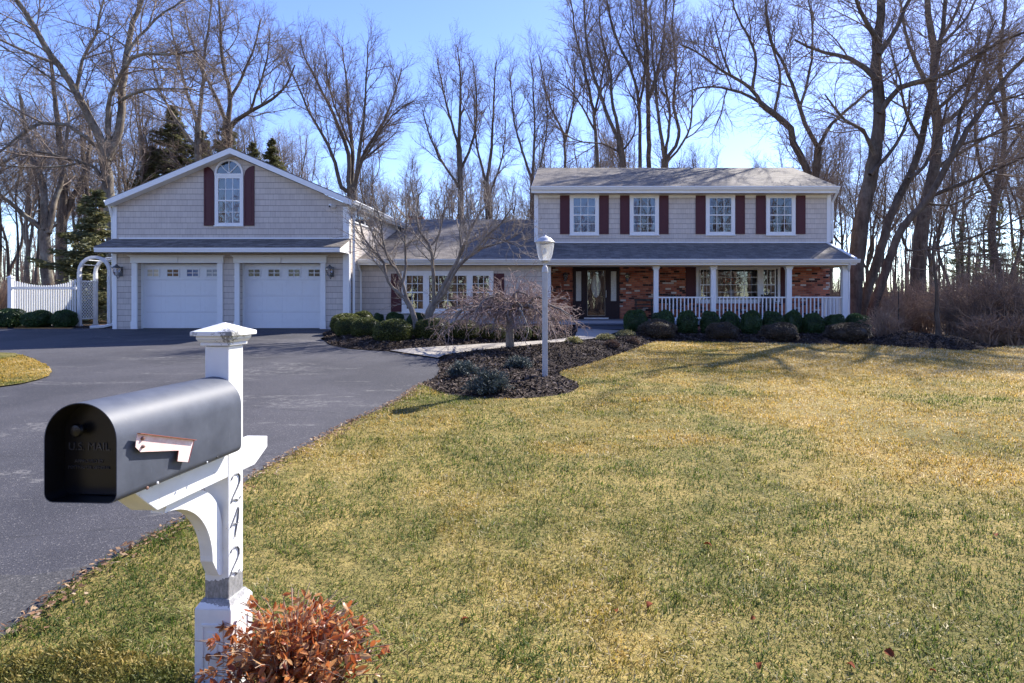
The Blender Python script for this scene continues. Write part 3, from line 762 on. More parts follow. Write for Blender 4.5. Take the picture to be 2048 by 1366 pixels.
def post_paint():
    m, nt, b = mat('worn_white_paint', (.80,.80,.79), .45, .4)
    p = pos(nt); sx = nt.nodes.new('ShaderNodeSeparateXYZ'); nt.links.new(p, sx.inputs[0]); z = sx.outputs[2]
    n1 = noise(nt, scaled(nt, p, (1, 1, .5)), 45, 5, .7); n2 = noise(nt, p, 14, 5, .7); n3 = noise(nt, p, 7, 4, .6)
    # bare weathered band above the base sleeve, with worn upper edge
    zz = math_(nt, 'ADD', z, math_(nt, 'MULTIPLY', n2, .075))
    band_ = math_(nt, 'MULTIPLY', math_(nt, 'GREATER_THAN', zz, .445), math_(nt, 'LESS_THAN', zz, .545))
    blot = ramp(nt, noise(nt, scaled(nt, p, (1, 1, .45)), 90, 6, .8), [(.42, (0,0,0)), (.60, (1,1,1))])
    col = mixc(nt, math_(nt, 'MULTIPLY', ramp(nt, n3, [(.45, (0,0,0)), (.8, (1,1,1))]), .30), (.78,.78,.77), (.42,.39,.34))
    col = mixc(nt, math_(nt, 'MULTIPLY', band_, .82), col, mixc(nt, blot, (.07,.068,.065), (.25,.24,.235)))
    # dark flakes on the cap
    capz = math_(nt, 'GREATER_THAN', z, 1.465); fl = ramp(nt, n2, [(.60, (0,0,0)), (.64, (1,1,1))])
    vd = nt.nodes.new('ShaderNodeVectorMath'); vd.operation = 'DISTANCE'; nt.links.new(p, vd.inputs[0]); vd.inputs[1].default_value = tuple(ml(.088, -.088, 1.51))
    n4 = noise(nt, p, 60, 6, .8); near = math_(nt, 'SUBTRACT', 1.0, math_(nt, 'MULTIPLY', vd.outputs['Value'], 13.0))
    spot = ramp(nt, math_(nt, 'ADD', n4, math_(nt, 'MULTIPLY', near, .20)), [(.56, (0,0,0)), (.60, (1,1,1))]); fl = math_(nt, 'MAXIMUM', math_(nt, 'MULTIPLY', fl, .6), spot)
    col = mixc(nt, math_(nt, 'MULTIPLY', math_(nt, 'MULTIPLY', fl, capz), .85), col, (.13,.13,.12))
    sp = nd(nt, 'ShaderNodeTexVoronoi', Vector=p, Scale=24.0); spk = math_(nt, 'LESS_THAN', sp.outputs['Distance'], .05)
    col = mixc(nt, math_(nt, 'MULTIPLY', spk, .6), col, (.16,.10,.06))
    nt.links.new(col, b.inputs['Base Color']); bump(nt, b, n1, .15, .004)
    return m
M_POST = post_paint()

def box_metal():
    m, nt, b = mat('slate_metal', (.05,.055,.068), .36, .5, .0)
    n = noise(nt, pos(nt), 9, 5, .65); n2 = noise(nt, scaled(nt, pos(nt), (1, 1, .25)), 60, 3, .7)
    col = mixc(nt, ramp(nt, n, [(.35, (0,0,0)), (.7, (1,1,1))]), (.060,.068,.090), (.088,.098,.125))
    sc = ramp(nt, n2, [(.66, (0,0,0)), (.72, (1,1,1))])
    col = mixc(nt, math_(nt, 'MULTIPLY', sc, .25), col, (.16,.165,.18))
    nt.links.new(col, b.inputs['Base Color'])
    nt.links.new(math_(nt, 'MULTIPLY_ADD', n, .18, .42), b.inputs['Roughness'])
    b.inputs['Specular IOR Level'].default_value = .32
    return m
M_BOX = box_metal()
mb = thing('mailbox', (PC.x, PC.y, 0), 'dark grey rounded mailbox with faded red flag on worn white numbered post', 'mailbox')
h = W/2
MM().lbox(-h, h, -h, h, .40, 1.46).build('post', M_POST, mb, .003)
c = MM(); c.frus(.062, 1.463, .062, 1.475); c.frus(.062, 1.4755, .073, 1.489); c.frus(.073, 1.4895, .073, 1.503)
c.frus(.088, 1.5035, .088, 1.520); c.frus(.088, 1.5205, .003, 1.556)
c.build('post_cap', M_POST, mb, .002)
# base sleeve with pressed panels
hb = .076
s = MM(); s.frus(hb, -.05, hb, .395); s.frus(hb, .3955, .056, .428)
for sgn, ax in ((-1, 'd'), (1, 'r')):
    for (u0, u1, q0, q1, o) in ((-.046, .046, .325, .337, .0045), (-.046, -.036, .02, .3245, .0045), (.036, .046, .02, .3245, .0045), (-.022, .022, .03, .305, .0035)):
        if ax == 'd': s.lbox(u0, u1, -hb-o, -hb+.001, q0, q1)
        else: s.lbox(hb-.001, hb+o, u0, u1, q0, q1)
s.build('base_sleeve', M_POST, mb, .002)
# arm through the post and curved brace
ZA0, ZA1 = .925, 1.029
arm = [(-.44, ZA0), (-h-.001, ZA0), (-h-.001, ZA1), (-.555, ZA1)]
tail = [(h+.001, ZA0), (.14, ZA0), (.24, ZA0+.055), (.24, ZA1), (h+.001, ZA1)]
MM().lprism(arm, -h+.002, h-.002).lprism(tail, -h+.002, h-.002).build('arm', M_POST, mb, .003)
n = 20; cz_ = .555
oc = [(-.36, ZA0-.001)] + [(-.24+(.24-h)*math.sin(math.pi/2*k/n), .70+(ZA0-.001-.70)*math.cos(math.pi/2*k/n)) for k in range(n+1)]
ic = [(-.375+.265*math.sin(math.pi/2*k/n), .605+.287*math.cos(math.pi/2*k/n)) for k in range(n+1)]
br = MM(); poly = oc + [(-h, cz_-.03), (-h-.022, cz_-.022)] + ic[::-1]
br.lprism(poly, -.028, .024)
brace = br.build('brace', M_POST, mb)
hd = MM()
for zq in (cz_+.03, cz_+.0, cz_-.022):
    hd.lathe([(.006, -.003), (.006, .003)], (0, 0, 0), 8)
    k = len(hd.v)-16; hd.v[k:] = [tuple(ml(-.036 if zq > cz_-.01 else -.028, -h-.004, zq) + E_*p[0] + Vector((0, 0, p[1])) - D_*p[2]) for p in hd.v[k:]]
hd.build('screw_hole', M_BLACK, mb)
# the box shell
BW, BZ0, BF, BB = .1165, 1.031, -h-.632, -h-.004
BC = -.010
ZS = 1.337-BW
def prof(w, zb, zs, rc=.028, k=14):
    pts = []
    for i in range(5):
        a = math.pi + math.pi/2*i/4; pts.append((-w+rc+rc*math.cos(a), zb+rc+rc*math.sin(a)))
    for i in range(5):
        a = -math.pi/2 + math.pi/2*i/4; pts.append((w-rc+rc*math.cos(a), zb+rc+rc*math.sin(a)))
    for i in range(k*2+1):
        a = math.pi*i/(k*2); pts.append((w*math.cos(a), zs+w*math.sin(a)))
    return pts
po = prof(BW, BZ0, ZS); pi_ = prof(BW-.0025, BZ0+.0025, ZS, .0255)
m = MB(); n = len(po)
def ringv(p, d): return [tuple(ml(BC+r_, d, z_)) for r_, z_ in p]
LIP = .067
# outer shell, back plate, rolled front edge, inner hood
m.add(ringv(po, BF)+ringv(po, BB), [(i, (i+1) % n, (i+1) % n+n, i+n) for i in range(n)] )
m.add(ringv(po, BB), [tuple(range(n))])
m.add(ringv(po, BF)+ringv(pi_, BF), [(i, (i+1) % n, (i+1) % n+n, i+n) for i in range(n)])
body = m.build('box_body', M_BOX, mb, smooth=True)
m = MB().add(ringv(pi_, BF)+ringv(pi_, BF+LIP+.002), [(i, (i+1) % n, (i+1) % n+n, i+n) for i in range(n)])
M_INNER = make_paint('black_enamel', (.005,.005,.0065), .32, .3, (.03,.03,.035))
m.build('hood_lining', M_INNER, mb, smooth=True)
m = MB(); pd = prof(BW-.003, BZ0+.006, ZS, .02)
m.add(ringv(pd, BF+LIP), [tuple(range(n))])
door = m.build('box_door', M_INNER, mb, fix=False)
kn = MB().lathe([(.010, 0), (.010, .014), (.0185, .016), (.021, .024), (.017, .031), (.006, .034)], (0, 0, 0), 24)
kz = Zp(861, 1.86)
kn.v = [tuple(ml(BC-.050, BF+LIP, 1.243) + E_*p[0] + Vector((0, 0, p[1])) - D_*p[2]) for p in kn.v]
kn.build('knob', M_INNER, door, smooth=True)
def text_mesh(body_, size, align='CENTER'):
    cu = bpy.data.curves.new('lettering', 'FONT'); cu.body = body_; cu.size = size; cu.align_x = align; cu.extrude = .0012; cu.space_line = 1.0
    o = bpy.data.objects.new('lettering', cu); COL.objects.link(o)
    bpy.context.view_layer.update()
    me = bpy.data.meshes.new_from_object(o.evaluated_get(bpy.context.evaluated_depsgraph_get()))
    bpy.data.objects.remove(o); return me
M_EMB = make_paint('embossed_black', (.035,.036,.040), .35, .2)
for body_, size, zz in (('U.S. MAIL', .034, 1.176), ('APPROVED BY', .0150, 1.136), ('POSTMASTER GENERAL', .0132, 1.117)):
    me = text_mesh(body_, size); me.materials.append(M_EMB)
    for v in me.vertices:
        p = ml(BC+v.co.x-.030, BF+LIP-.0015, zz+v.co.y) - D_*v.co.z
        v.co = p - Vector((PC.x, PC.y, 0))
    link('lettering', me, door)
# flag on the right flank
def onplane(px, py, r):
    """photo pixel -> point of the vertical plane at distance r right of the post axis"""
    d = Vector(((px-CX)/FX, 1, (CY-py)/FX)); P0 = ml(r, 0, 0)
    t = (P0-Vector((0, 0, EYE))).dot(E_)/d.dot(E_)
    return Vector((0, 0, EYE)) + d*t
rf = BC+BW+.013
fp = [(273.5, 866), (387, 879.5), (375.5, 924), (353, 922.5), (355.5, 901), (280, 904), (270, 894)]
P = [onplane(*q, rf) for q in fp]; th = E_*.0016
m = MB(); n = len(P); m.add([tuple(p) for p in P]+[tuple(p+th) for p in P], [tuple(range(n-1, -1, -1)), tuple(range(n, 2*n))]+[(i, (i+1) % n, (i+1) % n+n, i+n) for i in range(n)])
dn = (P[3]-P[2]).normalized()
m = MB()
for a, b_ in ((P[0], P[1]), (P[1], P[1]+(P[2]-P[1])*.999), (P[3]+Vector((0,0,.0015)), P[4])):
    w_ = E_*(.013 if a is P[0] else .004)
    dz_ = Vector((0, 0, -.0015)); m.add([tuple(q) for q in (a, b_, b_+w_, a+w_, a+dz_, b_+dz_, b_+w_+dz_, a+w_+dz_)], [(0,3,2,1),(4,5,6,7),(0,1,5,4),(1,2,6,5),(2,3,7,6),(3,0,4,7)])
lip = m; m = MB(); n = len(P); m.add([tuple(p) for p in P]+[tuple(p+th) for p in P], [tuple(range(n-1, -1, -1)), tuple(range(n, 2*n))]+[(i, (i+1) % n, (i+1) % n+n, i+n) for i in range(n)])
mf, nt, bb = mat('faded_flag', (.62,.36,.33), .5, .4)
nz_ = noise(nt, pos(nt), 30, 4); nt.links.new(mixc(nt, ramp(nt, nz_, [(.4, (0,0,0)), (.7, (1,1,1))]), (.74,.50,.46), (.84,.68,.64)), bb.inputs['Base Color'])
flag = m.build('flag', mf, mb)
lip.build('flag_rim', make_paint('rust_red', (.34,.10,.075), .55, .5, (.5,.3,.26), 40), flag)
M_RUST = make_paint('rusty_rivet', (.20,.10,.07), .5, .7, (.35,.33,.32), 60)
for q in ((283, 877), (283.5, 893)):
    c0 = onplane(*q, rf); m = MB().lathe([(.006, 0), (.006, .004), (.003, .008)], (0, 0, 0), 10)
    m.v = [tuple(c0 + E_*(p[2]+.0016) + D_*p[0] + Vector((0, 0, p[1]))) for p in m.v]; m.build('rivet', M_RUST, flag)
m = MB()
c0 = onplane(281, 885, BC+BW); m.lathe([(.010, 0), (.010, .014)], (0, 0, 0), 10); m.v = [tuple(c0 + E_*(p[2]-.001) + D_*p[0] + Vector((0, 0, p[1]))) for p in m.v]
m.build('flag_pivot', M_BLACK, flag)
for q, mt, rr in (((294.5, 976), M_RUST, .0055), ((414, 924.5), make_paint('zinc_screw', (.5,.52,.55), .35), .004), ((434.5, 915), M_BLACK, .0035), ((315, 966), make_paint('bright_slot', (.6,.6,.62), .4), .005)):
    c0 = onplane(*q, BC+BW); m = MB().lathe([(rr, -.001), (rr, .0015), (rr*.5, .003)], (0, 0, 0), 10)
    m.v = [tuple(c0 + E_*p[2] + D_*p[0] + Vector((0, 0, p[1]))) for p in m.v]; m.build('screw', mt, body)
# house number 242, slanted italic numerals
def C3(q): return (370+q[0]/2.93, 900+q[1]/2.93)
two_a = [[(273,178),(280,158),(296,140),(312,136),(322,150),(322,180),(312,210),(296,245),(280,280),(271,312)], [(271,312),(282,292),(296,288),(310,292),(320,285),(327,268)]]
four = [[(313,332),(304,362),(290,400),(275,438),(267,458)], [(267,458),(275,440),(290,430),(305,432),(316,424)], [(316,338),(311,400),(302,450),(293,512)]]
two_b = [[(q[0]-5, q[1]+428) for q in s_] for s_ in two_a]
M_NUM = make_paint('tarnished_numeral', (.15,.15,.155), .5, .8, (.5,.49,.48), 60)
for digit, strokes in (('two', two_a), ('four', four), ('two', two_b)):
    m = MB()
    for s_ in strokes:
        Q = [onplane(*C3(q), h+.003) for q in s_]
        k = len(Q); m.tube(Q, [(.0017+.0015*math.sin(math.pi*min(1, .15+i/(k-1)*.8))) for i in range(k)], 6)
    m.build('house_number', M_NUM, mb)

# ================================================================== LAMP POST
lx, ly = G(1090, 763); lz = float(gz(lx, ly))
lp = thing('lamp_post', (lx, ly, lz), 'tall white fluted lamp post standing in the mulch island by the lawn', 'lamp post')
M_LAMP = make_paint('grey_white_lamp_paint', (.50,.50,.50), .5, .35, (.3,.29,.27), 12)
u = ly/FX
zc = lambda py: EYE+(CY-py)*u
m = MB(); npl = 16; vs = []
for z in (lz-.1, zc(544)):
    for i in range(npl*2):
        a = math.pi*i/npl; r_ = .047 if i % 2 else .0405; vs.append((lx+r_*math.cos(a), ly+r_*math.sin(a), z))
k = npl*2; m.add(vs, [(i, (i+1) % k, (i+1) % k+k, i+k) for i in range(k)]+[tuple(range(2*k-1, k-1, -1))])
m.build('post', M_LAMP, lp)
MB().lathe([(.052, zc(545)), (.055, zc(543.5)), (.050, zc(541)), (.047, zc(535)), (.028, zc(532)), (.020, zc(530)), (.024, zc(528.5)), (.02, zc(527)), (.030, zc(525)), (.085, zc(522.5)), (.088, zc(521))], (lx, ly, 0), 20).build('collar', M_LAMP, lp, smooth=True)
MB().lathe([(.165, zc(485.4)), (.168, zc(484.2)), (.150, zc(482.5)), (.125, zc(480)), (.110, zc(477)), (.085, zc(475.4)), (.055, zc(473.5)), (.02, zc(471.5)), (.012, zc(469.5))], (lx, ly, 0), 28).build('lantern_cap', M_LAMP, lp, smooth=True)
MB().tube([(lx+.028*math.cos(a), ly, zc(466)+.028*math.sin(a)) for a in [2*math.pi*i/16 for i in range(17)]], .007, 6, cap=False).build('finial_ring', M_LAMP, lp)
gl = MB(); vs = []; prf = [(.148, zc(485.6)), (.146, zc(490)), (.136, zc(499)), (.124, zc(508)), (.108, zc(515)), (.085, zc(520.8))]; k = 48
for r_, z in prf:
    for i in range(k):
        a = 2*math.pi*i/k; q = r_*(1+(.018 if i % 2 else -.018)); vs.append((lx+q*math.cos(a), ly+q*math.sin(a), z))
gl.add(vs, [(j*k+i, j*k+(i+1) % k, (j+1)*k+(i+1) % k, (j+1)*k+i) for j in range(len(prf)-1) for i in range(k)])
mg = bpy.data.materials.new('ribbed_glass'); mg.use_nodes = True; nt = mg.node_tree; b = nt.nodes['Principled BSDF']
b.inputs['Base Color'].default_value = (.95,.95,.95,1); b.inputs['Roughness'].default_value = .1
t = nd(nt, 'ShaderNodeBsdfTransparent', Color=(.93,.93,.93,1)); tl = nd(nt, 'ShaderNodeBsdfTranslucent', Color=(.9,.9,.88,1))
mx = nt.nodes.new('ShaderNodeMixShader'); mx.inputs[0].default_value = .22; nt.links.new(t.outputs[0], mx.inputs[1]); nt.links.new(tl.outputs[0], mx.inputs[2])
m2 = nt.nodes.new('ShaderNodeMixShader'); lw = nd(nt, 'ShaderNodeLayerWeight', Blend=.35); nt.links.new(lw.outputs['Facing'], m2.inputs[0])
nt.links.new(mx.outputs[0], m2.inputs[1]); nt.links.new(b.outputs[0], m2.inputs[2]); nt.links.new(m2.outputs[0], nt.nodes['Material Output'].inputs[0])
gl.build('lantern_glass', mg, lp, smooth=True)
MB().lathe([(.02, zc(521)), (.022, zc(514)), (.016, zc(512)), (.034, zc(507)), (.036, zc(502)), (.02, zc(497)), (.006, zc(495.5))], (lx, ly, 0), 16).build('bulb', make_paint('frosted_bulb', (.8,.8,.78), .4), lp, smooth=True)

# ================================================================== PICKET FENCE AND ARBOR
FYY = 20.9
fz = lambda x, y: float(gz(x, y))
fx0, fx1 = X(18, FYY), X(154, FYY)
fe = thing('picket_fence', ((fx0+fx1)/2, FYY, .7), 'white vinyl picket fence with dipped top ending at the arbor', 'fence')
m = MB(); pxw = .125
m.box(fx0, fx0+pxw, FYY-.06, FYY+.065, .6, Zp(556, FYY)); m.box(fx0-.02, fx0+pxw+.02, FYY-.08, FYY+.085, Zp(556, FYY)+.001, Zp(554, FYY))
m.add([(fx0-.01, FYY-.07, Zp(554, FYY)+.001), (fx0+pxw+.01, FYY-.07, Zp(554, FYY)+.001), (fx0+pxw+.01, FYY+.075, Zp(554, FYY)+.001), (fx0-.01, FYY+.075, Zp(554, FYY)+.001), (fx0+pxw/2, FYY, Zp(550, FYY))], [(0,1,4),(1,2,4),(2,3,4),(3,0,4)])
m.build('fence_post', M_TRIM, fe, .003)
xa, xb = fx0+pxw, fx1
MB().box(xa, xb, FYY-.035, FYY-.004, Zp(579, FYY), Zp(573.5, FYY)).build('rail', M_VINYL, fe); MB().box(xa, xb, FYY-.035, FYY-.004, .80, .89).build('rail', M_VINYL, fe)
npk = 26; m = MB()
for i in range(npk):
    q = xa+.03+(xb-xa-.06)*(i+.5)/npk; f = (i+.5)/npk; zt = Zp(560, FYY)-(.19)*math.sin(math.pi*min(1, max(0, f)))**.9+(.04 if f > .9 else 0)
    m.box(q-.023, q+.023, FYY-.003, FYY+.02, .74, zt-.02)
    m.add([(q-.023, FYY-.003, zt-.019), (q+.023, FYY-.003, zt-.019), (q+.023, FYY+.02, zt-.019), (q-.023, FYY+.02, zt-.019), (q, FYY+.008, zt+.008)], [(0,1,4),(1,2,4),(2,3,4),(3,0,4)])
m.build('pickets', M_VINYL, fe, fix=False)
# next bays of the same fence, running away behind the first post towards the left
ax0, ax1, ay0, ay1 = X(156, 20.7), X(222, 20.7), 20.7, 21.4
ab = thing('garden_arbor', ((ax0+ax1)/2, (ay0+ay1)/2, .7), 'white arched garden arbor with lattice sides beside the garage corner', 'arbor')
zs = 2.62; rad = (ax1-ax0)/2-.05; xc = (ax0+ax1)/2
for y in (ay0, ay1):
    m = MB()
    for q in (ax0, ax1-.10):
        m.box(q, q+.10, y-.05, y+.05, .60, zs); m.box(q-.02, q+.12, y-.07, y+.07, .60, .80); m.box(q-.012, q+.112, y-.062, y+.062, 2.28, 2.31)
    n = 24
    for i in range(n):
        a0, a1 = math.pi*i/n, math.pi*(i+1)/n; q = lambda r_, a: (xc+r_*math.cos(a), zs+.001+r_*math.sin(a)*.98)
        m.prism([q(rad-.05, a0), q(rad+.05, a0), q(rad+.05, a1), q(rad-.05, a1)], 'y', y-.035, y+.035)
    m.build('arch', M_VINYL, ab)
for a in (25, 50, 75, 100, 125, 150):
    x_, z_ = xc+rad*math.cos(R(a)), zs+rad*math.sin(R(a))*.98
    MB().box(x_-.03, x_+.03, ay0+.036, ay1-.036, z_-.015, z_+.015).build('rung', M_VINYL, ab)
for q in (ax0+.05, ax1-.05):
    m = MB(); w_ = .032
    for zz in (.98, 2.27): m.box(q-.02, q+.02, ay0+.051, ay1-.051, zz, zz+.06)
    z0_, z1_, ya, yb = 1.04, 2.27, ay0+.052, ay1-.052; stp = .115
    for sg, off in ((1, -.008), (-1, .008)):
        k0 = int(-(yb-ya)/stp)-1; 
        for k in range(k0, int((z1_-z0_)/stp)+2):
            zA = z0_+k*stp; pts = []
            # clip the 45 degree slat to the panel
            t0, t1 = max(0, z0_-zA), min(yb-ya, z1_-zA)
            if t1-t0 < .02: continue
            yA, yB = (ya+t0, ya+t1) if sg > 0 else (yb-t0, yb-t1)
            dy = w_*.5
            m.add([(q+off-.005, yA, zA+t0-dy), (q+off-.005, yB, zA+t1-dy), (q+off-.005, yB, zA+t1+dy), (q+off-.005, yA, zA+t0+dy), (q+off+.005, yA, zA+t0-dy), (q+off+.005, yB, zA+t1-dy), (q+off+.005, yB, zA+t1+dy), (q+off+.005, yA, zA+t0+dy)],
                  [(0,3,2,1),(4,5,6,7),(0,1,5,4),(1,2,6,5),(2,3,7,6),(3,0,4,7)])
    m.build('lattice_panel', M_VINYL, ab)
# ================================================================== GROUND SHEETS
def smooth_poly(pts, sub=4, jit=0.0, seed=0):
    rr = random.Random(seed); n = len(pts); out = []
    for i in range(n):
        p0, p1, p2, p3 = (np.array(pts[(i+k) % n], float) for k in (-1, 0, 1, 2))
        if np.linalg.norm(p2-p1) > 6: out.append(tuple(p1)); continue
        for k in range(sub):
            t = k/sub
            q = .5*((2*p1)+(-p0+p2)*t+(2*p0-5*p1+4*p2-p3)*t*t+(-p0+3*p1-3*p2+p3)*t**3)
            out.append((q[0]+rr.uniform(-jit, jit), q[1]+rr.uniform(-jit, jit)))
    return out

def inside(poly, x, y):
    P = np.array(poly); r = np.zeros(len(x), bool); n = len(P); j = n-1
    for i in range(n):
        xi, yi, xj, yj = P[i, 0], P[i, 1], P[j, 0], P[j, 1]
        c = ((yi > y) != (yj > y)) & (x < (xj-xi)*(y-yi)/(yj-yi+1e-12)+xi); r ^= c; j = i
    return r

def bdist(poly, x, y):
    P = np.array(poly); d = np.full(len(x), 1e9); n = len(P)
    for i in range(n):
        a = P[i]; b = P[(i+1) % n]; ab = b-a; L2 = max(ab@ab, 1e-9)
        t = np.clip(((x-a[0])*ab[0]+(y-a[1])*ab[1])/L2, 0, 1)
        d = np.minimum(d, np.hypot(x-a[0]-t*ab[0], y-a[1]-t*ab[1]))
    return d

def lump(x, y, s=1.0):
    return (np.sin(2.1*x*s+1.3*y*s)+np.sin(3.7*y*s-1.9*x*s+1)+np.sin(5.3*x*s+4.1*y*s+2)*.6+np.sin(9.7*x*s-7.9*y*s)*.35)/2.95

def sheet(name, poly, zoff, m, step, kind='structure', zf=None):
    P = np.array(poly); lo, hi = P.min(0), P.max(0)
    gx, gy = np.meshgrid(np.arange(lo[0], hi[0], step), np.arange(lo[1], hi[1], step)); gx = gx.ravel(); gy = gy.ravel()
    gx = gx+RNG.uniform(-.25, .25, gx.size)*step; gy = gy+RNG.uniform(-.25, .25, gy.size)*step
    k = inside(poly, gx, gy); gx, gy = gx[k], gy[k]
    k = bdist(poly, gx, gy) > step*.35; gx, gy = gx[k], gy[k]
    vs = [Vector(p) for p in poly]+[Vector((a, b)) for a, b in zip(gx, gy)]; n = len(poly)
    v, e, f, *_ = delaunay_2d_cdt(vs, [(i, (i+1) % n) for i in range(n)], [], 1, 1e-5)
    A = np.array([(p.x, p.y) for p in v]); z = gz(A[:, 0], A[:, 1])+zoff
    if zf is not None: z = z+zf(A[:, 0], A[:, 1])
    me = bpy.data.meshes.new(name); me.from_pydata(np.column_stack([A, z]).tolist(), [], [tuple(q) for q in f])
    me.materials.append(m); me.polygons.foreach_set('use_smooth', np.ones(len(me.polygons), bool)); me.update()
    if sum(p.normal.z for p in list(me.polygons)[:20]) < 0: me.flip_normals()
    o = link(name, me); tag(o, kind=kind); return o

# materials of the ground
def asphalt(name, c0, c1, grain, rough=.85, marks=True):
    m, nt, b = mat(name, rough=rough, spec=.35)
    p = pos(nt)
    v = nd(nt, 'ShaderNodeTexVoronoi', Vector=p, Scale=grain); n1 = noise(nt, p, grain*.6, 3, .7); n2 = noise(nt, p, .45, 5, .6); n3 = noise(nt, p, 3.0, 4, .6)
    col = mixc(nt, ramp(nt, n1, [(.35, (0,0,0)), (.75, (1,1,1))]), c0, c1)
    col = mixc(nt, math_(nt, 'MULTIPLY', ramp(nt, v.outputs['Color'], [(.80, (0,0,0)), (.95, (1,1,1))]), .55), col, (.30,.28,.26))
    col = mixc(nt, .6, col, mixc(nt, 1, col, ramp(nt, n2, [(.40, (.62,.62,.64)), (.60, (1.38,1.35,1.32))]), 'MULTIPLY'))
    if marks:   # tyre scuffs and dusty arcs
        pp = scaled(nt, p, (.30, 1.15, 1)); n4 = noise(nt, pp, 1.0, 6, .72, .6)
        sc = ramp(nt, n4, [(.575, (0,0,0)), (.60, (1,1,1)), (.625, (0,0,0))]); f = math_(nt, 'MULTIPLY', sc, math_(nt, 'MULTIPLY', ramp(nt, noise(nt, p, 9, 4, .7), [(.40, (0,0,0)), (.60, (1,1,1))]), .48))
        col = mixc(nt, f, col, (.27,.255,.235))
        ck = nd(nt, 'ShaderNodeTexVoronoi', Vector=pp, Scale=.55, feature='DISTANCE_TO_EDGE'); wob = noise(nt, p, 5, 5, .7)
        line = math_(nt, 'LESS_THAN', math_(nt, 'ADD', ck.outputs['Distance'], math_(nt, 'MULTIPLY', math_(nt, 'SUBTRACT', wob, .5), .05)), .0035)
        col = mixc(nt, math_(nt, 'MULTIPLY', line, .4), col, (.022,.022,.024))
    nt.links.new(col, b.inputs['Base Color'])
    bump(nt, b, math_(nt, 'ADD', n1, math_(nt, 'MULTIPLY', v.outputs['Distance'], .8)), .55, .006)
    return m
M_DRIVE = asphalt('sealed_asphalt', (.034,.034,.040), (.072,.070,.080), 130)
M_ROAD = asphalt('old_asphalt', (.036,.035,.036), (.10,.096,.095), 95, marks=False)

def lawn_mat():
    m, nt, b = mat('winter_turf', rough=.95, spec=.1)
    p = pos(nt); n1 = noise(nt, p, .55, 5, .6, .3); n2 = noise(nt, p, 22, 4, .7); n3 = noise(nt, p, 4, 4, .6)
    sx = nt.nodes.new('ShaderNodeSeparateXYZ'); nt.links.new(p, sx.inputs[0])
    k = math_(nt, 'ADD', math_(nt, 'MULTIPLY', n1, .75), math_(nt, 'ADD', math_(nt, 'MULTIPLY', n3, .35), math_(nt, 'MULTIPLY', sx.outputs[0], .006)))
    col = ramp(nt, k, [(.38, (.10,.10,.032)), (.50, (.20,.17,.06)), (.62, (.31,.24,.085)), (.78, (.40,.30,.12))])
    col = mixc(nt, .55, col, mixc(nt, 1, col, ramp(nt, n2, [(.3, (.35,.33,.3)), (.7, (1.5,1.45,1.4))]), 'MULTIPLY'))
    nt.links.new(col, b.inputs['Base Color']); bump(nt, b, n2, 1, .03); return m
M_LAWN = lawn_mat()
def litter_mat():
    m, nt, b = mat('leaf_litter', rough=.95, spec=.1)
    p = pos(nt); n1 = noise(nt, p, .3, 5, .6); v = nd(nt, 'ShaderNodeTexVoronoi', Vector=p, Scale=9.0); n2 = noise(nt, p, 14, 4, .7)
    col = ramp(nt, v.outputs['Color'], [(.1, (.09,.055,.035)), (.5, (.17,.115,.07)), (.9, (.26,.19,.125))])
    col = mixc(nt, .4, col, mixc(nt, 1, col, ramp(nt, n2, [(.3, (.3,.3,.3)), (.7, (1.4,1.4,1.4))]), 'MULTIPLY'))
    col = mixc(nt, math_(nt, 'MULTIPLY', ramp(nt, n1, [(.5, (0,0,0)), (.6, (1,1,1))]), .6), col, (.14,.13,.05))
    nt.links.new(col, b.inputs['Base Color']); bump(nt, b, n2, 1, .04); return m
M_LITTER = litter_mat()
def mulch_mat():
    m, nt, b = mat('bark_mulch', rough=.95, spec=.1)
    p = pos(nt); v = nd(nt, 'ShaderNodeTexVoronoi', Vector=scaled(nt, p, (1, 1.7, 1)), Scale=28.0); n2 = noise(nt, p, 30, 4, .75)
    col = ramp(nt, v.outputs['Color'], [(.1, (.014,.010,.008)), (.6, (.056,.041,.033)), (.95, (.145,.112,.092))])
    nt.links.new(col, b.inputs['Base Color']); bump(nt, b, math_(nt, 'ADD', v.outputs['Distance'], n2), 1, .05); return m
M_MULCH = mulch_mat()
M_CHIP = leafmat('mulch_chips', [(0, (.010,.008,.007)), (.45, (.053,.039,.031)), (.8, (.125,.094,.076)), (1, (.29,.23,.19))], trans=0, rough=.9, spec=.15, namt=.25)
def walk_mat():
    m, nt, b = mat('pale_concrete', rough=.85, spec=.25)
    p = pos(nt); n1 = noise(nt, p, 2.5, 5, .7); n2 = noise(nt, p, 90, 3, .7)
    col = ramp(nt, n1, [(.3, (.31,.275,.23)), (.7, (.42,.38,.325))]); col = mixc(nt, .3, col, ramp(nt, n2, [(.35, (.25,.23,.20)), (.6, (.46,.42,.36))]))
    nt.links.new(col, b.inputs['Base Color']); bump(nt, b, n2, .3, .004); return m
M_WALK = walk_mat()

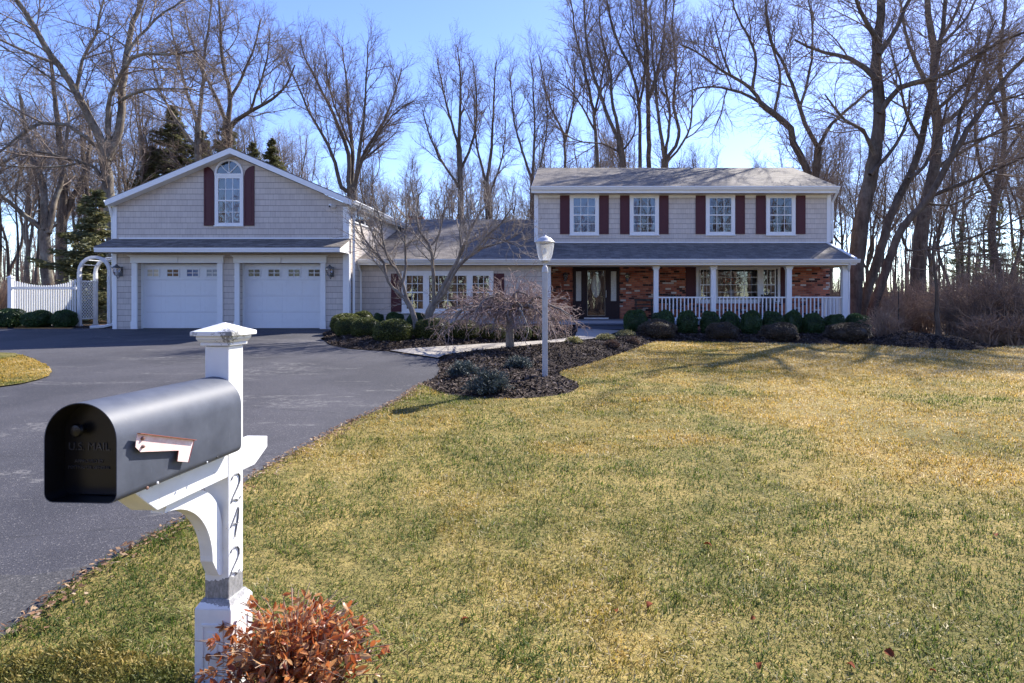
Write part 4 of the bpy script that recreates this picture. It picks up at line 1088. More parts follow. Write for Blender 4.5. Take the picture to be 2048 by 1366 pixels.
edge_drive = [(0,1283),(60,1238),(130,1182),(205,1135),(290,1086),(385,1036),(490,968),(565,922),(640,880),(700,848),(760,822),(800,800),(845,770)]
drive_side = [(868,757),(880,740),(877,727)]
bed_front = [(1990,697),(1940,703),(1880,700),(1800,695),(1745,691),(1700,691),(1600,689),(1500,687),(1400,685),(1325,684),(1292,691),(1240,709),(1180,729),(1122,745),(1128,755),(1152,766),(1157,776),(1140,788),(1090,797),(1020,801),(950,798),(900,793),(868,784)]
lawn_poly = [(-2.95, .9), (-3.2, -3), (45, -3), (45, 17.5), (24, 17.2)] + [G(*q) for q in [(2110,692)]+bed_front] + [G(*q) for q in edge_drive[::-1]] + [G(-150,1395)]
lawn_poly = smooth_poly(lawn_poly, 4, .012, 3)
big = [(-190,-90),(190,-90),(190,260),(-190,260)]
sheet('ground', big, -.075, M_LITTER, 2.2)
lw_ = sheet('lawn', lawn_poly, .022, M_LAWN, .35, zf=lambda x, y: .006*lump(x, y, .8))
drive_poly = [(-45, -4), (-2.2, -4), (-2.2, .9)] + [(G(*q)[0]+.25, G(*q)[1]) for q in [(-150,1395)]+edge_drive] + [G(*q) for q in [(880,762)]] + [G(*q) for q in drive_side[1:]+[(880,718),(780,703),(700,698),(660,690),(640,676)]] + [(gx1+.25, 19.5), (gx1+.25, 19.72), (d2[1], 19.96), (d1[0], 19.96), (gx0, 19.70), (-15.15, 20.05), (-24, 20.1), (-45, 19.8)]
sheet('driveway', drive_poly, 0.0, M_DRIVE, .7)
road_poly = [G(*q) for q in [(-420,1185),(-200,1160),(0,1150),(60,1152),(130,1141),(200,1128),(262,1108)]]+[(G(*q)[0]+.2, G(*q)[1]) for q in [(205,1135),(130,1182),(60,1238),(0,1283),(-150,1395)]]+[(-2.4,.9),(-2.4,-3.5),(-8,-3.5),(-8,2.5)]
sheet('road', road_poly, .004, M_ROAD, .4)
isl = smooth_poly([G(*q) for q in [(0,707),(40,711),(82,726),(104,743),(88,757),(40,769),(-40,780),(-200,800),(-420,790),(-420,720),(-200,706)]], 4, .02, 5)
sheet('lawn_island', isl, .022, M_LAWN, .35)
walk_poly = smooth_poly([G(780,703), G(876,718)], 1)+[G(*q) for q in [(888,712),(920,707),(960,702),(1020,696),(1080,690),(1130,685),(1185,679)]]+[(1.75, 19.9), (.25, 19.9)]+[G(*q) for q in [(1150,676),(1100,682),(1040,686),(960,690),(880,695),(820,699)]]
sheet('walkway', walk_poly, .03, M_WALK, .5)
def mound(poly, h, w):
    return lambda x, y: h*sstep(0, w, bdist(poly, x, y)) + .035*lump(x, y, 2.2)*sstep(0, .5, bdist(poly, x, y))
bedA = smooth_poly([G(*q) for q in bed_front[9:]]+[G(845,770)]+[G(*q) for q in drive_side]+[G(*q) for q in [(890,713),(920,708),(960,703),(1020,697),(1080,691),(1130,686),(1185,680)]]+[(1.9, 19.85), (2.0, 20.7), (10.6, 20.7), (11.4, 19.6)]+[G(*q) for q in bed_front[5:9]], 3, .02, 7)
bedB = smooth_poly([G(*q) for q in [(655,663),(648,674),(655,687),(680,694),(720,699),(780,702.5),(820,698),(880,694),(960,689),(1040,685),(1100,681),(1148,676)]]+[(.2, 19.8), (-.2, 20.85), (-4, 20.88), (-7.2, 20.88)], 3, .02, 8)
bedC = smooth_poly([G(*q) for q in [(1742,691),(1800,695),(1880,700),(1940,703),(1990,697),(1960,688),(1900,680),(1800,675),(1745,675)]], 3, .03, 9)
bedD = [(-24, 20.12), (-15.2, 20.08), (-15.1, 21.9), (-24, 21.9)]
mounds = {}
for nm, pl, h, w in (('A', bedA, .10, .8), ('B', bedB, .10, .6), ('C', bedC, .22, .9), ('D', bedD, .04, .4)):
    mounds[nm] = mound(pl, h, w); sheet('mulch_bed', pl, .012, M_MULCH, .16 if nm != 'D' else .5, zf=mounds[nm])
def mz(nm, x, y): return gz(x, y)+.012+mounds[nm](x, y)
# bark chips lying on the beds
cs = []; 
for nm, pl, dens in (('A', bedA, 420), ('B', bedB, 360), ('C', bedC, 320)):
    P = np.array(pl); lo, hi = P.min(0), P.max(0); n = int((hi[0]-lo[0])*(hi[1]-lo[1])*dens)
    x = RNG.uniform(lo[0], hi[0], n); y = RNG.uniform(lo[1], hi[1], n); k = inside(pl, x, y); x, y = x[k], y[k]
    cs.append(np.column_stack([x, y, mz(nm, x, y)+.012]))
    m_ = len(P); 
c = np.concatenate(cs); n = len(c)
d = rand_dirs(n); d[:, 2] *= .45; d = norm(d); s = norm(np.cross(d, rand_dirs(n)*.6+np.array([0, 0, 1.0])))
L_ = RNG.uniform(.015, .055, n)[:, None]; w_ = RNG.uniform(.006, .014, n)[:, None]
V = np.stack([c-d*L_-s*w_, c+d*L_-s*w_, c+d*L_+s*w_, c-d*L_+s*w_], 1).reshape(-1, 3)
o = link('mulch_chips', npmesh('mulch_chips', V, np.arange(4*n).reshape(n, 4), M_CHIP, {'rnd': np.repeat(RNG.random(n), 4)}))
tag(o, 'loose dark bark mulch chips covering the garden beds', 'mulch', kind='stuff')

# ================================================================== GRASS
M_GRASS = bpy.data.materials.new('grass_blades'); M_GRASS.use_nodes = True; nt = M_GRASS.node_tree; b = nt.nodes['Principled BSDF']
b.inputs['Roughness'].default_value = .6; b.inputs['Specular IOR Level'].default_value = .25
a = nt.nodes.new('ShaderNodeAttribute'); a.attribute_name = 'rnd'
p = pos(nt); sx = nt.nodes.new('ShaderNodeSeparateXYZ'); nt.links.new(p, sx.inputs[0])
n1 = noise(nt, p, .42, 6, .68, .4); n2 = noise(nt, p, 4.2, 5, .7)
k = math_(nt, 'ADD', math_(nt, 'MULTIPLY', math_(nt, 'SUBTRACT', n1, .5), 2.1), math_(nt, 'ADD', math_(nt, 'MULTIPLY', math_(nt, 'SUBTRACT', n2, .5), 1.1), math_(nt, 'MULTIPLY', sx.outputs[0], .036)))
k = math_(nt, 'ADD', k, math_(nt, 'MULTIPLY', math_(nt, 'SUBTRACT', math_(nt, 'MINIMUM', sx.outputs[1], 14.0), 5.5), .016))
k = math_(nt, 'ADD', k, math_(nt, 'MULTIPLY_ADD', a.outputs['Fac'], .9, -.07))
cool = ramp(nt, k, [(-.0, (.050,.090,.012)), (.22, (.115,.165,.024)), (.44, (.225,.245,.050)), (.64, (.40,.355,.125)), (.86, (.68,.59,.36)), (1, (.86,.80,.63))])
warm = ramp(nt, k, [(-.0, (.085,.085,.014)), (.24, (.215,.170,.026)), (.42, (.40,.265,.040)), (.62, (.54,.335,.060)), (.84, (.60,.42,.145)), (1, (.74,.63,.40))])
gf = math_(nt, 'ADD', math_(nt, 'ADD', math_(nt, 'MULTIPLY_ADD', math_(nt, 'ABSOLUTE', math_(nt, 'ADD', sx.outputs[0], 3.0)), .085, -.22), math_(nt, 'MULTIPLY', sx.outputs[1], .095)), math_(nt, 'MULTIPLY', math_(nt, 'SUBTRACT', n1, .5), 7.5))
colg = mixc(nt, ramp(nt, math_(nt, 'SUBTRACT', gf, .35), [(0, (0,0,0)), (.9, (1,1,1))]), cool, warm)
nt.links.new(colg, b.inputs['Base Color'])
t = nt.nodes.new('ShaderNodeBsdfTranslucent'); nt.links.new(colg, t.inputs[0]); mx = nt.nodes.new('ShaderNodeMixShader'); mx.inputs[0].default_value = .5
nt.links.new(b.outputs[0], mx.inputs[1]); nt.links.new(t.outputs[0], mx.inputs[2]); nt.links.new(mx.outputs[0], nt.nodes['Material Output'].inputs[0])

def blades(pl, x, y, seed, zoff=.022, hs=1.0):
    rng = np.random.default_rng(seed); n = len(x)
    z = gz(x, y)+zoff
    # clumpy density and height
    cl = .5+.5*np.sin(7.3*x+3.1*np.sin(5.1*y))*np.sin(6.1*y+2.7*np.sin(4.3*x))
    h = (rng.uniform(.016, .040, n)*(.6+.75*cl))*hs
    far = np.clip((y-4)/12, 0, 1)
    w = rng.uniform(.0015, .0032, n)*(1+1.9*far); h = h*(1+.1*far)
    az = 3.2*lump(x, y, 2.4)+2.2*lump(y+4, x, 5.0)+rng.normal(0, 1.7, n); lean = np.clip(rng.normal(1.08, .40, n), .2, 1.65)
    d = np.column_stack([np.cos(az), np.sin(az), np.zeros(n)]); sd = np.column_stack([-np.sin(az), np.cos(az), np.zeros(n)])
    up = np.array([0, 0, 1.0]); B = np.column_stack([x, y, z-.004])
    p1 = B + d*(h*.45*np.sin(lean*.6))[:, None] + up*(h*.62*np.cos(lean*.6))[:, None]
    p2 = p1 + d*(h*.75*np.sin(lean))[:, None] + up*(h*.55*np.cos(lean))[:, None]
    W = sd*w[:, None]
    V = np.stack([B-W, B+W, p1+W*.85, p1-W*.85, p2+W*.25, p2-W*.25], 1).reshape(-1, 3)
    i = np.arange(n)[:, None]*6
    F = np.concatenate([i+np.array([[0, 1, 2, 3]]), i+np.array([[3, 2, 4, 5]])])
    r = np.clip(rng.normal(.38, .36, n) + .2*(lean-.75), 0, 1)
    return V, F, np.repeat(r, 6)
rng = np.random.default_rng(5); xs, ys = [], []
for (y0, y1, dens) in ((1.6, 3.4, 8000), (3.4, 4.6, 6500), (4.6, 6.5, 4200), (6.5, 9, 2700), (9, 12.5, 1800), (12.5, 17.6, 1200)):
    xl = -1300*y1/FX-1.2; xr = 1090*y1/FX+4.2
    n = int((xr-xl)*(y1-y0)*dens); x = rng.uniform(xl, xr, n); y = rng.uniform(y0, y1, n)
    ok = (x > (-1180*y/FX-1.2)) & (rng.random(n) > (x-1030*y/FX-1.0)/3.0); x, y = x[ok], y[ok]
    xs.append(x); ys.append(y)
x = np.concatenate(xs); y = np.concatenate(ys); k = inside(lawn_poly, x, y); x, y = x[k], y[k]
thin = .5+.5*lump(x, y, 1.9); gap = .5+.5*lump(x+3, y-2, 6.5); keep = rng.random(len(x)) < .50+.25*thin+.4*gap; x, y = x[keep], y[keep]
V, F, r_ = blades(lawn_poly, x, y, 21)
o = link('grass', npmesh('grass', V, F, M_GRASS, {'rnd': r_})); tag(o, 'short patchy winter grass, part green part straw, covering the front lawn', 'grass', kind='stuff')
n = 26000; P = np.array(isl); lo, hi = P.min(0), P.max(0); x = rng.uniform(max(lo[0], -12), hi[0], n); y = rng.uniform(lo[1], hi[1], n); k = inside(isl, x, y)
V, F, r_ = blades(isl, x[k], y[k], 22); r_ = np.clip(r_+.5, 0, 1.2)
o = link('island_grass', npmesh('island_grass', V, F, M_GRASS, {'rnd': r_})); tag(o, 'straw coloured grass on the small island left of the driveway', 'grass', kind='stuff')
# dead leaves and thatch caught along the lawn edge
ed = np.array([G(*q) for q in edge_drive]); pts = []
for i in range(len(ed)-1):
    L0 = np.linalg.norm(ed[i+1]-ed[i]); n = int(L0*260); t = rng.random(n)[:, None]; q = ed[i]+(ed[i+1]-ed[i])*t
    nn = np.array([ed[i+1][1]-ed[i][1], -(ed[i+1][0]-ed[i][0])])/L0
    pts.append(q+nn*(np.abs(rng.normal(0, .11, n))-.05)[:, None])
q = np.concatenate(pts); n = len(q); c = np.column_stack([q, gz(q[:, 0], q[:, 1])+.022+rng.uniform(.004, .03, n)])
d = rand_dirs(n, rng); d[:, 2] *= .4; d = norm(d); s = norm(np.cross(d, rand_dirs(n, rng)*.7+np.array([0, 0, 1.0])))
V, F = leaf_quads(c, d*rng.uniform(.008, .028, n)[:, None], s*rng.uniform(.004, .012, n)[:, None])
M_DEAD = leafmat('dead_leaves', [(0, (.09,.045,.03)), (.35, (.22,.12,.07)), (.7, (.38,.27,.17)), (1, (.50,.42,.30))], trans=.2, rough=.8, spec=.15)
o = link('leaf_debris', npmesh('leaf_debris', V, F, M_DEAD, {'rnd': np.repeat(rng.random(n), 4)})); tag(o, 'dry leaf bits and thatch along the driveway edge of the lawn', 'leaf debris', kind='stuff')
# single fallen leaves on the lawn
leaf0 = None
M_FALL = leafmat('fallen_leaf_brown', [(0, (.12,.03,.015)), (1, (.24,.06,.02))], trans=.1, rough=.8, spec=.1)
for i, (px_, py_, s_, lab) in enumerate([(1415,1103,.065,'curled brown leaf on the middle of the lawn'), (1300,1226,.055,'red brown leaf left of the lower lawn, upper of two close ones'), (1232,1237,.04,'small dark leaf beside a larger red brown one on the lawn'),
        (1779,1325,.06,'bright orange leaf low on the lawn near the right'), (1700,1350,.05,'flat orange brown leaf at the bottom of the lawn'), (1990,1082,.05,'brown leaf on the straw patch at the right edge'),
        (1518,1349,.045,'small rusty leaf at the bottom edge of the lawn'), (930,1255,.045,'dark leaf on the lawn right of the red shrub'), (1506,1252,.035,'tiny reddish leaf low in the middle of the lawn'), (1866,1360,.035,'tiny red leaf at the bottom right of the lawn')]):
    gx_, gy_ = G(px_, py_)
    if leaf0 is None:
        vs = []; n = 7
        for a_ in range(n):
            t = a_/(n-1); w_ = .33*math.sin(math.pi*min(.999, max(.001, t**.8)))*(1+.25*(a_ % 2)); zc_ = .25*math.sin(2.6*t)
            vs += [(-w_, t-.5, zc_+w_*.5), (0, t-.5, zc_), (w_, t-.5, zc_+w_*.7)]
        fs = [(3*i_+j, 3*i_+j+1, 3*i_+j+4, 3*i_+j+3) for i_ in range(n-1) for j in range(2)]
        me = npmesh('fallen_leaf', np.array(vs), np.array(fs), M_FALL, {'rnd': RNG.random(len(vs))}, True); leaf0 = link('fallen_leaf', me); lf = leaf0
    else: lf = leaf0.copy(); COL.objects.link(lf)
    lf.location = (gx_, gy_, float(gz(gx_, gy_))+.035); lf.scale = (s_*.85,)*3; lf.rotation_euler = (random.uniform(-.4, .4), random.uniform(-.5, .5), random.uniform(0, 6.28))
    tag(lf, lab, 'leaf', 'single dead leaves on the lawn')
# ================================================================== TREES
class Tubes:
    def __init__(s): s.V = []; s.F = []; s.n = 0
    def add(s, P, Rr, k):
        n = len(P)
        T = np.empty_like(P); T[1:-1] = P[2:]-P[:-2]; T[0] = P[1]-P[0]; T[-1] = P[-1]-P[-2]
        T /= np.sqrt((T*T).sum(1, keepdims=True))+1e-9
        m = T.mean(0)
        ref = np.array([0., 0, 1]) if abs(m[2]) < .75 else np.array([1., 0, 0])
        U = np.stack([T[:, 1]*ref[2]-T[:, 2]*ref[1], T[:, 2]*ref[0]-T[:, 0]*ref[2], T[:, 0]*ref[1]-T[:, 1]*ref[0]], 1)
        U /= np.sqrt((U*U).sum(1, keepdims=True))+1e-9
        Wv = np.stack([T[:, 1]*U[:, 2]-T[:, 2]*U[:, 1], T[:, 2]*U[:, 0]-T[:, 0]*U[:, 2], T[:, 0]*U[:, 1]-T[:, 1]*U[:, 0]], 1)
        a = np.arange(k)*(2*math.pi/k)
        ring = P[:, None]+Rr[:, None, None]*(np.cos(a)[None, :, None]*U[:, None]+np.sin(a)[None, :, None]*Wv[:, None])
        s.V.append(ring.reshape(-1, 3))
        i = np.arange(n-1)[:, None]*k; j = np.arange(k)[None]; j2 = (j+1) % k
        s.F.append(np.stack([i+j, i+j2, i+k+j2, i+k+j], -1).reshape(-1, 4)+s.n); s.n += n*k
    def mesh(s, name, m, off=(0, 0, 0), smooth=True):
        return npmesh(name, np.concatenate(s.V)-np.array(off), np.concatenate(s.F), m, smooth=smooth)

def resample(pts, step):
    P = np.array(pts, float); n = len(P)
    out = [P[0]]
    for i in range(n-1):
        p0, p1, p2, p3 = P[max(i-1, 0)], P[i], P[i+1], P[min(i+2, n-1)]
        k = max(1, int(np.linalg.norm(p2-p1)/step))
        for q in range(1, k+1):
            t = q/k; out.append(.5*((2*p1)+(-p0+p2)*t+(2*p0-5*p1+4*p2-p3)*t*t+(-p0+3*p1-3*p2+p3)*t**3))
    return np.array(out)

def grow(rng, limbs, levels, T, C):
    """limbs: [(P, R)]; each level adds side shoots to the shoots before it; thick ones go to T, thin ones to C"""
    cur = limbs
    for li, lv in enumerate(levels):
        new = []
        for P, Rr in cur:
            seg = np.sqrt(((P[1:]-P[:-1])**2).sum(1)); cum = np.concatenate([[0], np.cumsum(seg)]); L = cum[-1]
            cnt = lv['dens']*L; cnt = int(cnt)+(rng.random() < cnt-int(cnt))
            for j in range(cnt):
                t = lv.get('t0', .2)+(1-lv.get('t0', .2))*((j+rng.random())/cnt); s = t*L
                i = min(len(seg)-1, int(np.searchsorted(cum, s)-1)); i = max(i, 0); f = (s-cum[i])/max(seg[i], 1e-6)
                p = P[i]+(P[i+1]-P[i])*f; tg = (P[i+1]-P[i])/max(seg[i], 1e-6); r = Rr[i]+(Rr[i+1]-Rr[i])*f
                # random perpendicular
                q = rng.normal(size=3); q -= tg*(q@tg); q /= math.sqrt(q@q)+1e-9
                a = math.radians(rng.uniform(*lv['ang']))
                d = tg*math.cos(a)+q*math.sin(a)
                ln = rng.uniform(*lv['len'])*(1.15-.65*t)*lv.get('mul', 1)
                n = lv['seg']; st = ln/n; pts = [p]; up = lv.get('up', 0)*3/n
                wd = rng.normal(0, lv.get('wand', .12), (n, 3))
                for k in range(n):
                    d = d+wd[k]; d[2] += up; d = d/math.sqrt(d@d); p = p+d*st; pts.append(p)
                r0 = min(r*.75, lv.get('rk', .011)*ln+.0035); r0 = max(r0, lv.get('rmin', .004))
                PP = np.array(pts); RR = np.linspace(r0, max(r0*lv.get('tip', .3), .0028), n+1)
                new.append((PP, RR)); (T if r0 > .05 else C).add(PP, RR, lv['sides'])
        cur = new

def tree_obj(name, root, T, C, mt, mc, label, cat, group):
    t = thing(name, root, label, cat, group)
    if T.n: link('trunk', T.mesh('trunk', mt, root), t)
    if C.n: link('crown', C.mesh('crown', mc, root), t)
    return t

M_BARK1 = make_bark('grey_oak_bark', (.048,.038,.030), (.27,.225,.18), 7, .35, .35)
M_BARK2 = make_bark('brown_bark', (.042,.032,.026), (.155,.12,.096), 8, .25, .1)
M_BARK3 = make_bark('poplar_bark', (.048,.038,.032), (.165,.132,.108), 9, .3, .12)
M_TWIG1 = make_bark('grey_twigs', (.14,.108,.088), (.33,.265,.215), 3, 1)
M_TWIG2 = make_bark('brown_twigs', (.115,.085,.070), (.27,.205,.165), 3, 1)
M_TWIG3 = make_bark('red_twigs', (.17,.105,.072), (.46,.325,.23), 3, 1)
M_TWIGO = make_bark('pale_twigs', (.17,.14,.115), (.42,.36,.30), 3, 1)
M_SMOOTH = make_bark('smooth_grey_bark', (.085,.067,.055), (.32,.27,.225), 14, .5, .2)

def spec(l1=(2.0, 4.6), d1=1.0, d2=2.2, d3=5.0, up=.10, tw=(.35, .95), ang=(28, 62), l2=(.9, 2.1), k=(1.6, 1.45, 1.5)):
    return [dict(dens=d1*k[0], len=l1, ang=ang, up=up, wand=.13, seg=6, sides=4, t0=.22, rk=.012),
            dict(dens=d2*k[1], len=l2, ang=(28, 60), up=up*.8, wand=.13, seg=4, sides=3, t0=.12, rk=.010),
            dict(dens=d3*k[2], len=tw, ang=(25, 60), up=up*.6, wand=.16, seg=3, sides=3, t0=.08, rk=.010, rmin=.0065)]

def hero(label, Y, limbs, sp, seed, mt=M_BARK2, mc=M_TWIG2, name='bare_tree', group=None, cat='tree', step=.5):
    """limbs: [(photo polyline, r0, r1, depth shift at the tip)]; the first one starts at the ground"""
    rng = np.random.default_rng(seed); T, C = Tubes(), Tubes(); LL = []
    for i, (pp, r0, r1, dy) in enumerate(limbs):
        if 104 <= seed <= 117: r0, r1 = r0*.72, r1*.75
        elif seed in (201, 202): r0, r1 = r0*1.2, r1*1.5
        elif seed in (101, 119, 120): r0, r1 = r0*.68, r1*.65
        n = len(pp); P = [at(q[0], q[1], Y+dy*(k/(n-1))**1.3 if i else Y+dy*k/(n-1)) for k, q in enumerate(pp)]
        if i == 0: P = [(P[0][0], P[0][1], float(gz(P[0][0], P[0][1]))-.15)]+P
        P = resample(P, step); wob = rng.normal(0, .035*min(1, step), P.shape); wob[0] = 0; P = P+wob
        Rr = np.linspace(r0, r1, len(P))
        if i == 0: Rr[:2] *= np.array([1.35, 1.12])
        T.add(P, Rr, 8 if r0 > .15 else 6); LL.append((P, Rr) if i else (P[len(P)//2:], Rr[len(P)//2:]))
    grow(rng, LL, sp, T, C)
    x, y = LL[0][0][0][:2]; P0 = at(*limbs[0][0][0], Y)
    return tree_obj(name, (P0[0], P0[1], float(gz(P0[0], P0[1]))), T, C, mt, mc, label, cat, group)

GH = 'tall bare trees around the house'
hero('thick grey oak with two heavy limbs rising behind the picket fence and garage corner', 30, [
    ([(226,600),(226,480),(216,380),(210,310)], .46, .36, 0),
    ([(210,312),(205,287),(180,238),(152,184),(119,131),(86,86),(53,25),(25,-10),(5,-60)], .30, .12, -2.5),
    ([(214,320),(221,303),(238,262),(246,176),(254,110),(266,45),(283,0),(292,-60)], .30, .12, 1.5),
    ([(214,300),(217,246),(217,213),(229,172),(246,143),(266,115),(295,107),(352,109),(400,100)], .2, .05, -1),
    ([(205,300),(197,295),(172,275),(135,250),(82,246),(49,262),(12,295),(-40,330)], .17, .06, -3),
    ([(216,380),(190,335),(123,315),(61,303),(0,328),(-60,350)], .14, .05, -2),
    ([(244,200),(262,190),(279,184),(311,178),(369,178),(420,190)], .11, .03, -1.5),
    ([(254,110),(275,75),(310,40),(350,10),(400,-20)], .12, .04, 1.5),
    ([(152,184),(165,120),(190,70),(205,10),(215,-40)], .13, .05, 1),
    ([(119,131),(70,110),(20,90),(-40,60)], .12, .04, -2)],
    spec((1.8, 4.6), 1.25, 2.3, 4.6, .05), 101, M_BARK1, M_TWIG1, 'oak_tree')
hero('bare tree with a long limb reaching left behind the picket fence post', 34, [
    ([(95,590),(92,520),(88,463)], .30, .26, 0), ([(88,463),(48,430),(22,407),(0,389),(-50,360)], .16, .06, -2), ([(90,460),(90,411),(82,355),(63,307),(50,250),(40,190)], .2, .07, 1),
    ([(97,467),(108,411),(123,359),(130,300),(140,220)], .17, .06, 2)], spec((1.5, 3.6), 1.2, 2.2, 4.5), 102, M_BARK1, M_TWIG1, group=GH)
hero('bare tree with a leaning double trunk between the fence and the garage', 37, [
    ([(128,590),(125,520),(124,450),(128,380),(121,300),(110,200),(100,110)], .30, .08, 0), ([(126,450),(145,400),(170,340),(180,270),(175,200)], .16, .06, 2), ([(190,560),(196,480),(178,400),(168,330),(160,250)], .2, .07, 2)],
    spec((1.5, 3.8), 1.1, 2.2, 4.5), 103, M_BARK2, M_TWIG1, group=GH)
hero('broad bare tree behind the garage gable with a thick limb bending right', 41, [
    ([(455,420),(457,330),(455,255)], .42, .34, 0), ([(455,255),(460,190),(445,120),(440,40),(436,-20)], .24, .06, 1), ([(456,258),(475,238),(504,221),(545,197),(574,168),(590,130)], .22, .05, -2),
    ([(455,250),(430,190),(400,130),(380,70),(370,20)], .2, .05, 2), ([(460,200),(490,140),(510,90),(520,40)], .15, .05, 1), ([(500,222),(520,170),(535,110),(540,60)], .12, .04, 0)],
    spec((2, 4.6), 1.2, 2.3, 4.6), 104, M_BARK2, M_TWIG1, group=GH)
hero('bare tree standing between the oak and the dark spruce behind the garage roof', 39, [
    ([(398,420),(396,320),(396,250)], .30, .26, 0), ([(396,252),(405,180),(410,100),(420,40),(424,-10)], .18, .05, 1), ([(396,252),(370,170),(350,90),(340,30)], .17, .05, 2), ([(397,300),(340,220),(310,150),(300,90)], .14, .05, -1)],
    spec((2, 4.2), 1.1, 2.2, 4.6), 105, M_BARK1, M_TWIG2, group=GH)
hero('wide many stemmed bare tree rising above the right slope of the garage roof', 42, [
    ([(704,420),(704,395),(704,375)], .5, .46, 0),
    ([(698,385),(683,375),(665,310),(639,260),(618,224),(596,173),(571,119)], .22, .04, -2), ([(700,380),(697,361),(697,310),(668,231),(639,173),(607,108),(600,70)], .24, .04, 1), ([(704,380),(704,361),(704,289),(697,231),(694,173),(683,90)], .24, .04, 3),
    ([(708,380),(715,347),(730,303),(762,253),(784,202),(805,137)], .22, .04, 1), ([(710,380),(719,336),(748,285),(784,231),(827,202)], .18, .03, -2.5), ([(706,380),(712,361),(719,300),(730,217),(733,144),(735,90)], .22, .04, -1),
    ([(704,300),(680,240),(660,180),(650,100)], .12, .03, -2)],
    spec((1.8, 4.0), 1.25, 2.5, 4.6, .14, ang=(18, 45)), 106, M_BARK3, M_TWIG2, group=GH)
hero('slender bare tree rising above the middle wing, left of a twin', 42, [
    ([(921,433),(921,361),(917,289)], .32, .25, 0), ([(917,292),(899,231),(885,173),(874,119)], .16, .04, 1), ([(917,289),(921,217),(921,144),(914,94)], .18, .04, -1), ([(921,340),(943,289),(953,231),(950,160),(945,120)], .15, .04, 2), ([(921,380),(907,357),(878,314),(860,274),(845,220)], .13, .04, -2)],
    spec((1.4, 3.2), 1.3, 2.4, 4.6, .16, ang=(18, 42)), 107, M_BARK3, M_TWIG2, group=GH)
hero('slender forked bare tree above the middle wing, right of a taller twin', 43, [
    ([(977,440),(974,400),(972,361)], .34, .28, 0), ([(972,363),(957,307),(950,253),(948,190)], .16, .04, 1), ([(974,360),(982,307),(986,231),(990,152),(994,120)], .19, .04, -1), ([(976,395),(1000,332),(1008,290),(1012,240)], .12, .04, 2)],
    spec((1.3, 3.0), 1.3, 2.4, 4.6, .16, ang=(18, 42)), 108, M_BARK3, M_TWIG2, group=GH)
hero('narrow bare tree just left of the two storey roof', 41, [
    ([(1066,440),(1065,400),(1065,361)], .28, .24, 0), ([(1065,363),(1044,300),(1029,245),(1022,173),(1020,140)], .15, .04, 1), ([(1065,361),(1069,253),(1065,152),(1060,120)], .16, .04, -1), ([(1066,380),(1085,310),(1095,240),(1090,180)], .12, .04, 1)],
    spec((1.3, 3.0), 1.3, 2.4, 4.6, .16, ang=(18, 42)), 109, M_BARK3, M_TWIG2, group=GH)
US = lambda: spec((1.8, 4.2), 1.15, 2.3, 4.4, .15, ang=(18, 45))
hero('thin bare tree behind the left end of the two storey roof ridge', 44, [([(1131,400),(1130,333),(1127,267),(1102,217),(1085,150),(1078,110)], .26, .05, 0), ([(1128,290),(1145,220),(1150,150),(1145,100)], .14, .04, 2)], US(), 110, M_BARK3, M_TWIG2, group=GH)
hero('tall arching bare tree second along the two storey roof from its left end', 41, [([(1196,400),(1195,332),(1188,235),(1174,162),(1152,72),(1142,0)], .30, .06, 0), ([(1190,260),(1165,215),(1140,180),(1110,160)], .12, .03, -2), ([(1188,235),(1205,150),(1215,70)], .14, .04, 2)], US(), 111, M_BARK3, M_TWIG2, group=GH)
hero('tall bare tree with a low curved branch behind the left half of the roof', 39, [([(1246,400),(1246,332),(1240,285)], .34, .30, 0), ([(1240,287),(1217,235),(1188,152),(1174,90),(1168,20),(1165,-40)], .2, .06, -1), ([(1242,282),(1224,202),(1221,144),(1203,72),(1199,0)], .18, .05, 2), ([(1246,310),(1205,287),(1165,285),(1125,268)], .10, .03, -2), ([(1246,300),(1268,270),(1272,220)], .10, .04, 1)], US(), 112, M_BARK3, M_TWIG2, group=GH)
hero('straight dark bare trunk crossing behind the middle of the roof ridge', 40, [([(1281,400),(1280,332),(1278,217),(1264,144),(1228,65),(1212,-10)], .26, .08, 0), ([(1278,217),(1290,140),(1285,60),(1280,-20)], .15, .06, 1)], US(), 113, M_BARK2, M_TWIG2, group=GH)
hero('straight bare trunk close right of a dark one above the roof middle', 41, [([(1299,400),(1298,332),(1296,200),(1294,100),(1288,-60)], .30, .14, 0), ([(1296,200),(1320,120),(1330,40),(1335,-40)], .15, .06, 2), ([(1296,150),(1270,80),(1262,0)], .13, .05, -2)], US(), 114, M_BARK3, M_TWIG2, group=GH)
hero('bare tree with a fan of curved stems behind the right half of the roof', 38, [([(1331,400),(1330,350),(1330,318)], .36, .32, 0), ([(1329,320),(1326,295),(1316,227),(1310,158),(1304,90),(1300,20)], .18, .05, -1), ([(1331,320),(1358,274),(1347,211),(1352,132),(1345,50),(1350,-20)], .18, .05, 1), ([(1330,320),(1340,221),(1326,150),(1330,60)], .15, .05, 2), ([(1333,325),(1375,270),(1385,200),(1380,120)], .12, .04, -2)], US(), 115, M_BARK3, M_TWIG2, group=GH)
hero('crooked bare tree leaning far left over the right end of the roof', 33, [
    ([(1640,430),(1625,365),(1611,332),(1585,285),(1582,258),(1553,232),(1521,206)], .40, .22, 0), ([(1521,206),(1500,174),(1437,137),(1395,105),(1360,90)], .16, .04, -1), ([(1521,206),(1480,185),(1426,174),(1384,180),(1350,200)], .12, .03, -2), ([(1505,180),(1510,105),(1474,32),(1460,-30)], .13, .05, 1),
    ([(1548,228),(1560,150),(1540,80),(1530,10)], .12, .05, 2), ([(1460,150),(1440,90),(1425,30)], .09, .03, 0)], spec((1.6, 3.8), 1.35, 2.4, 4.6, .08), 116, M_BARK2, M_TWIG2, group=GH)
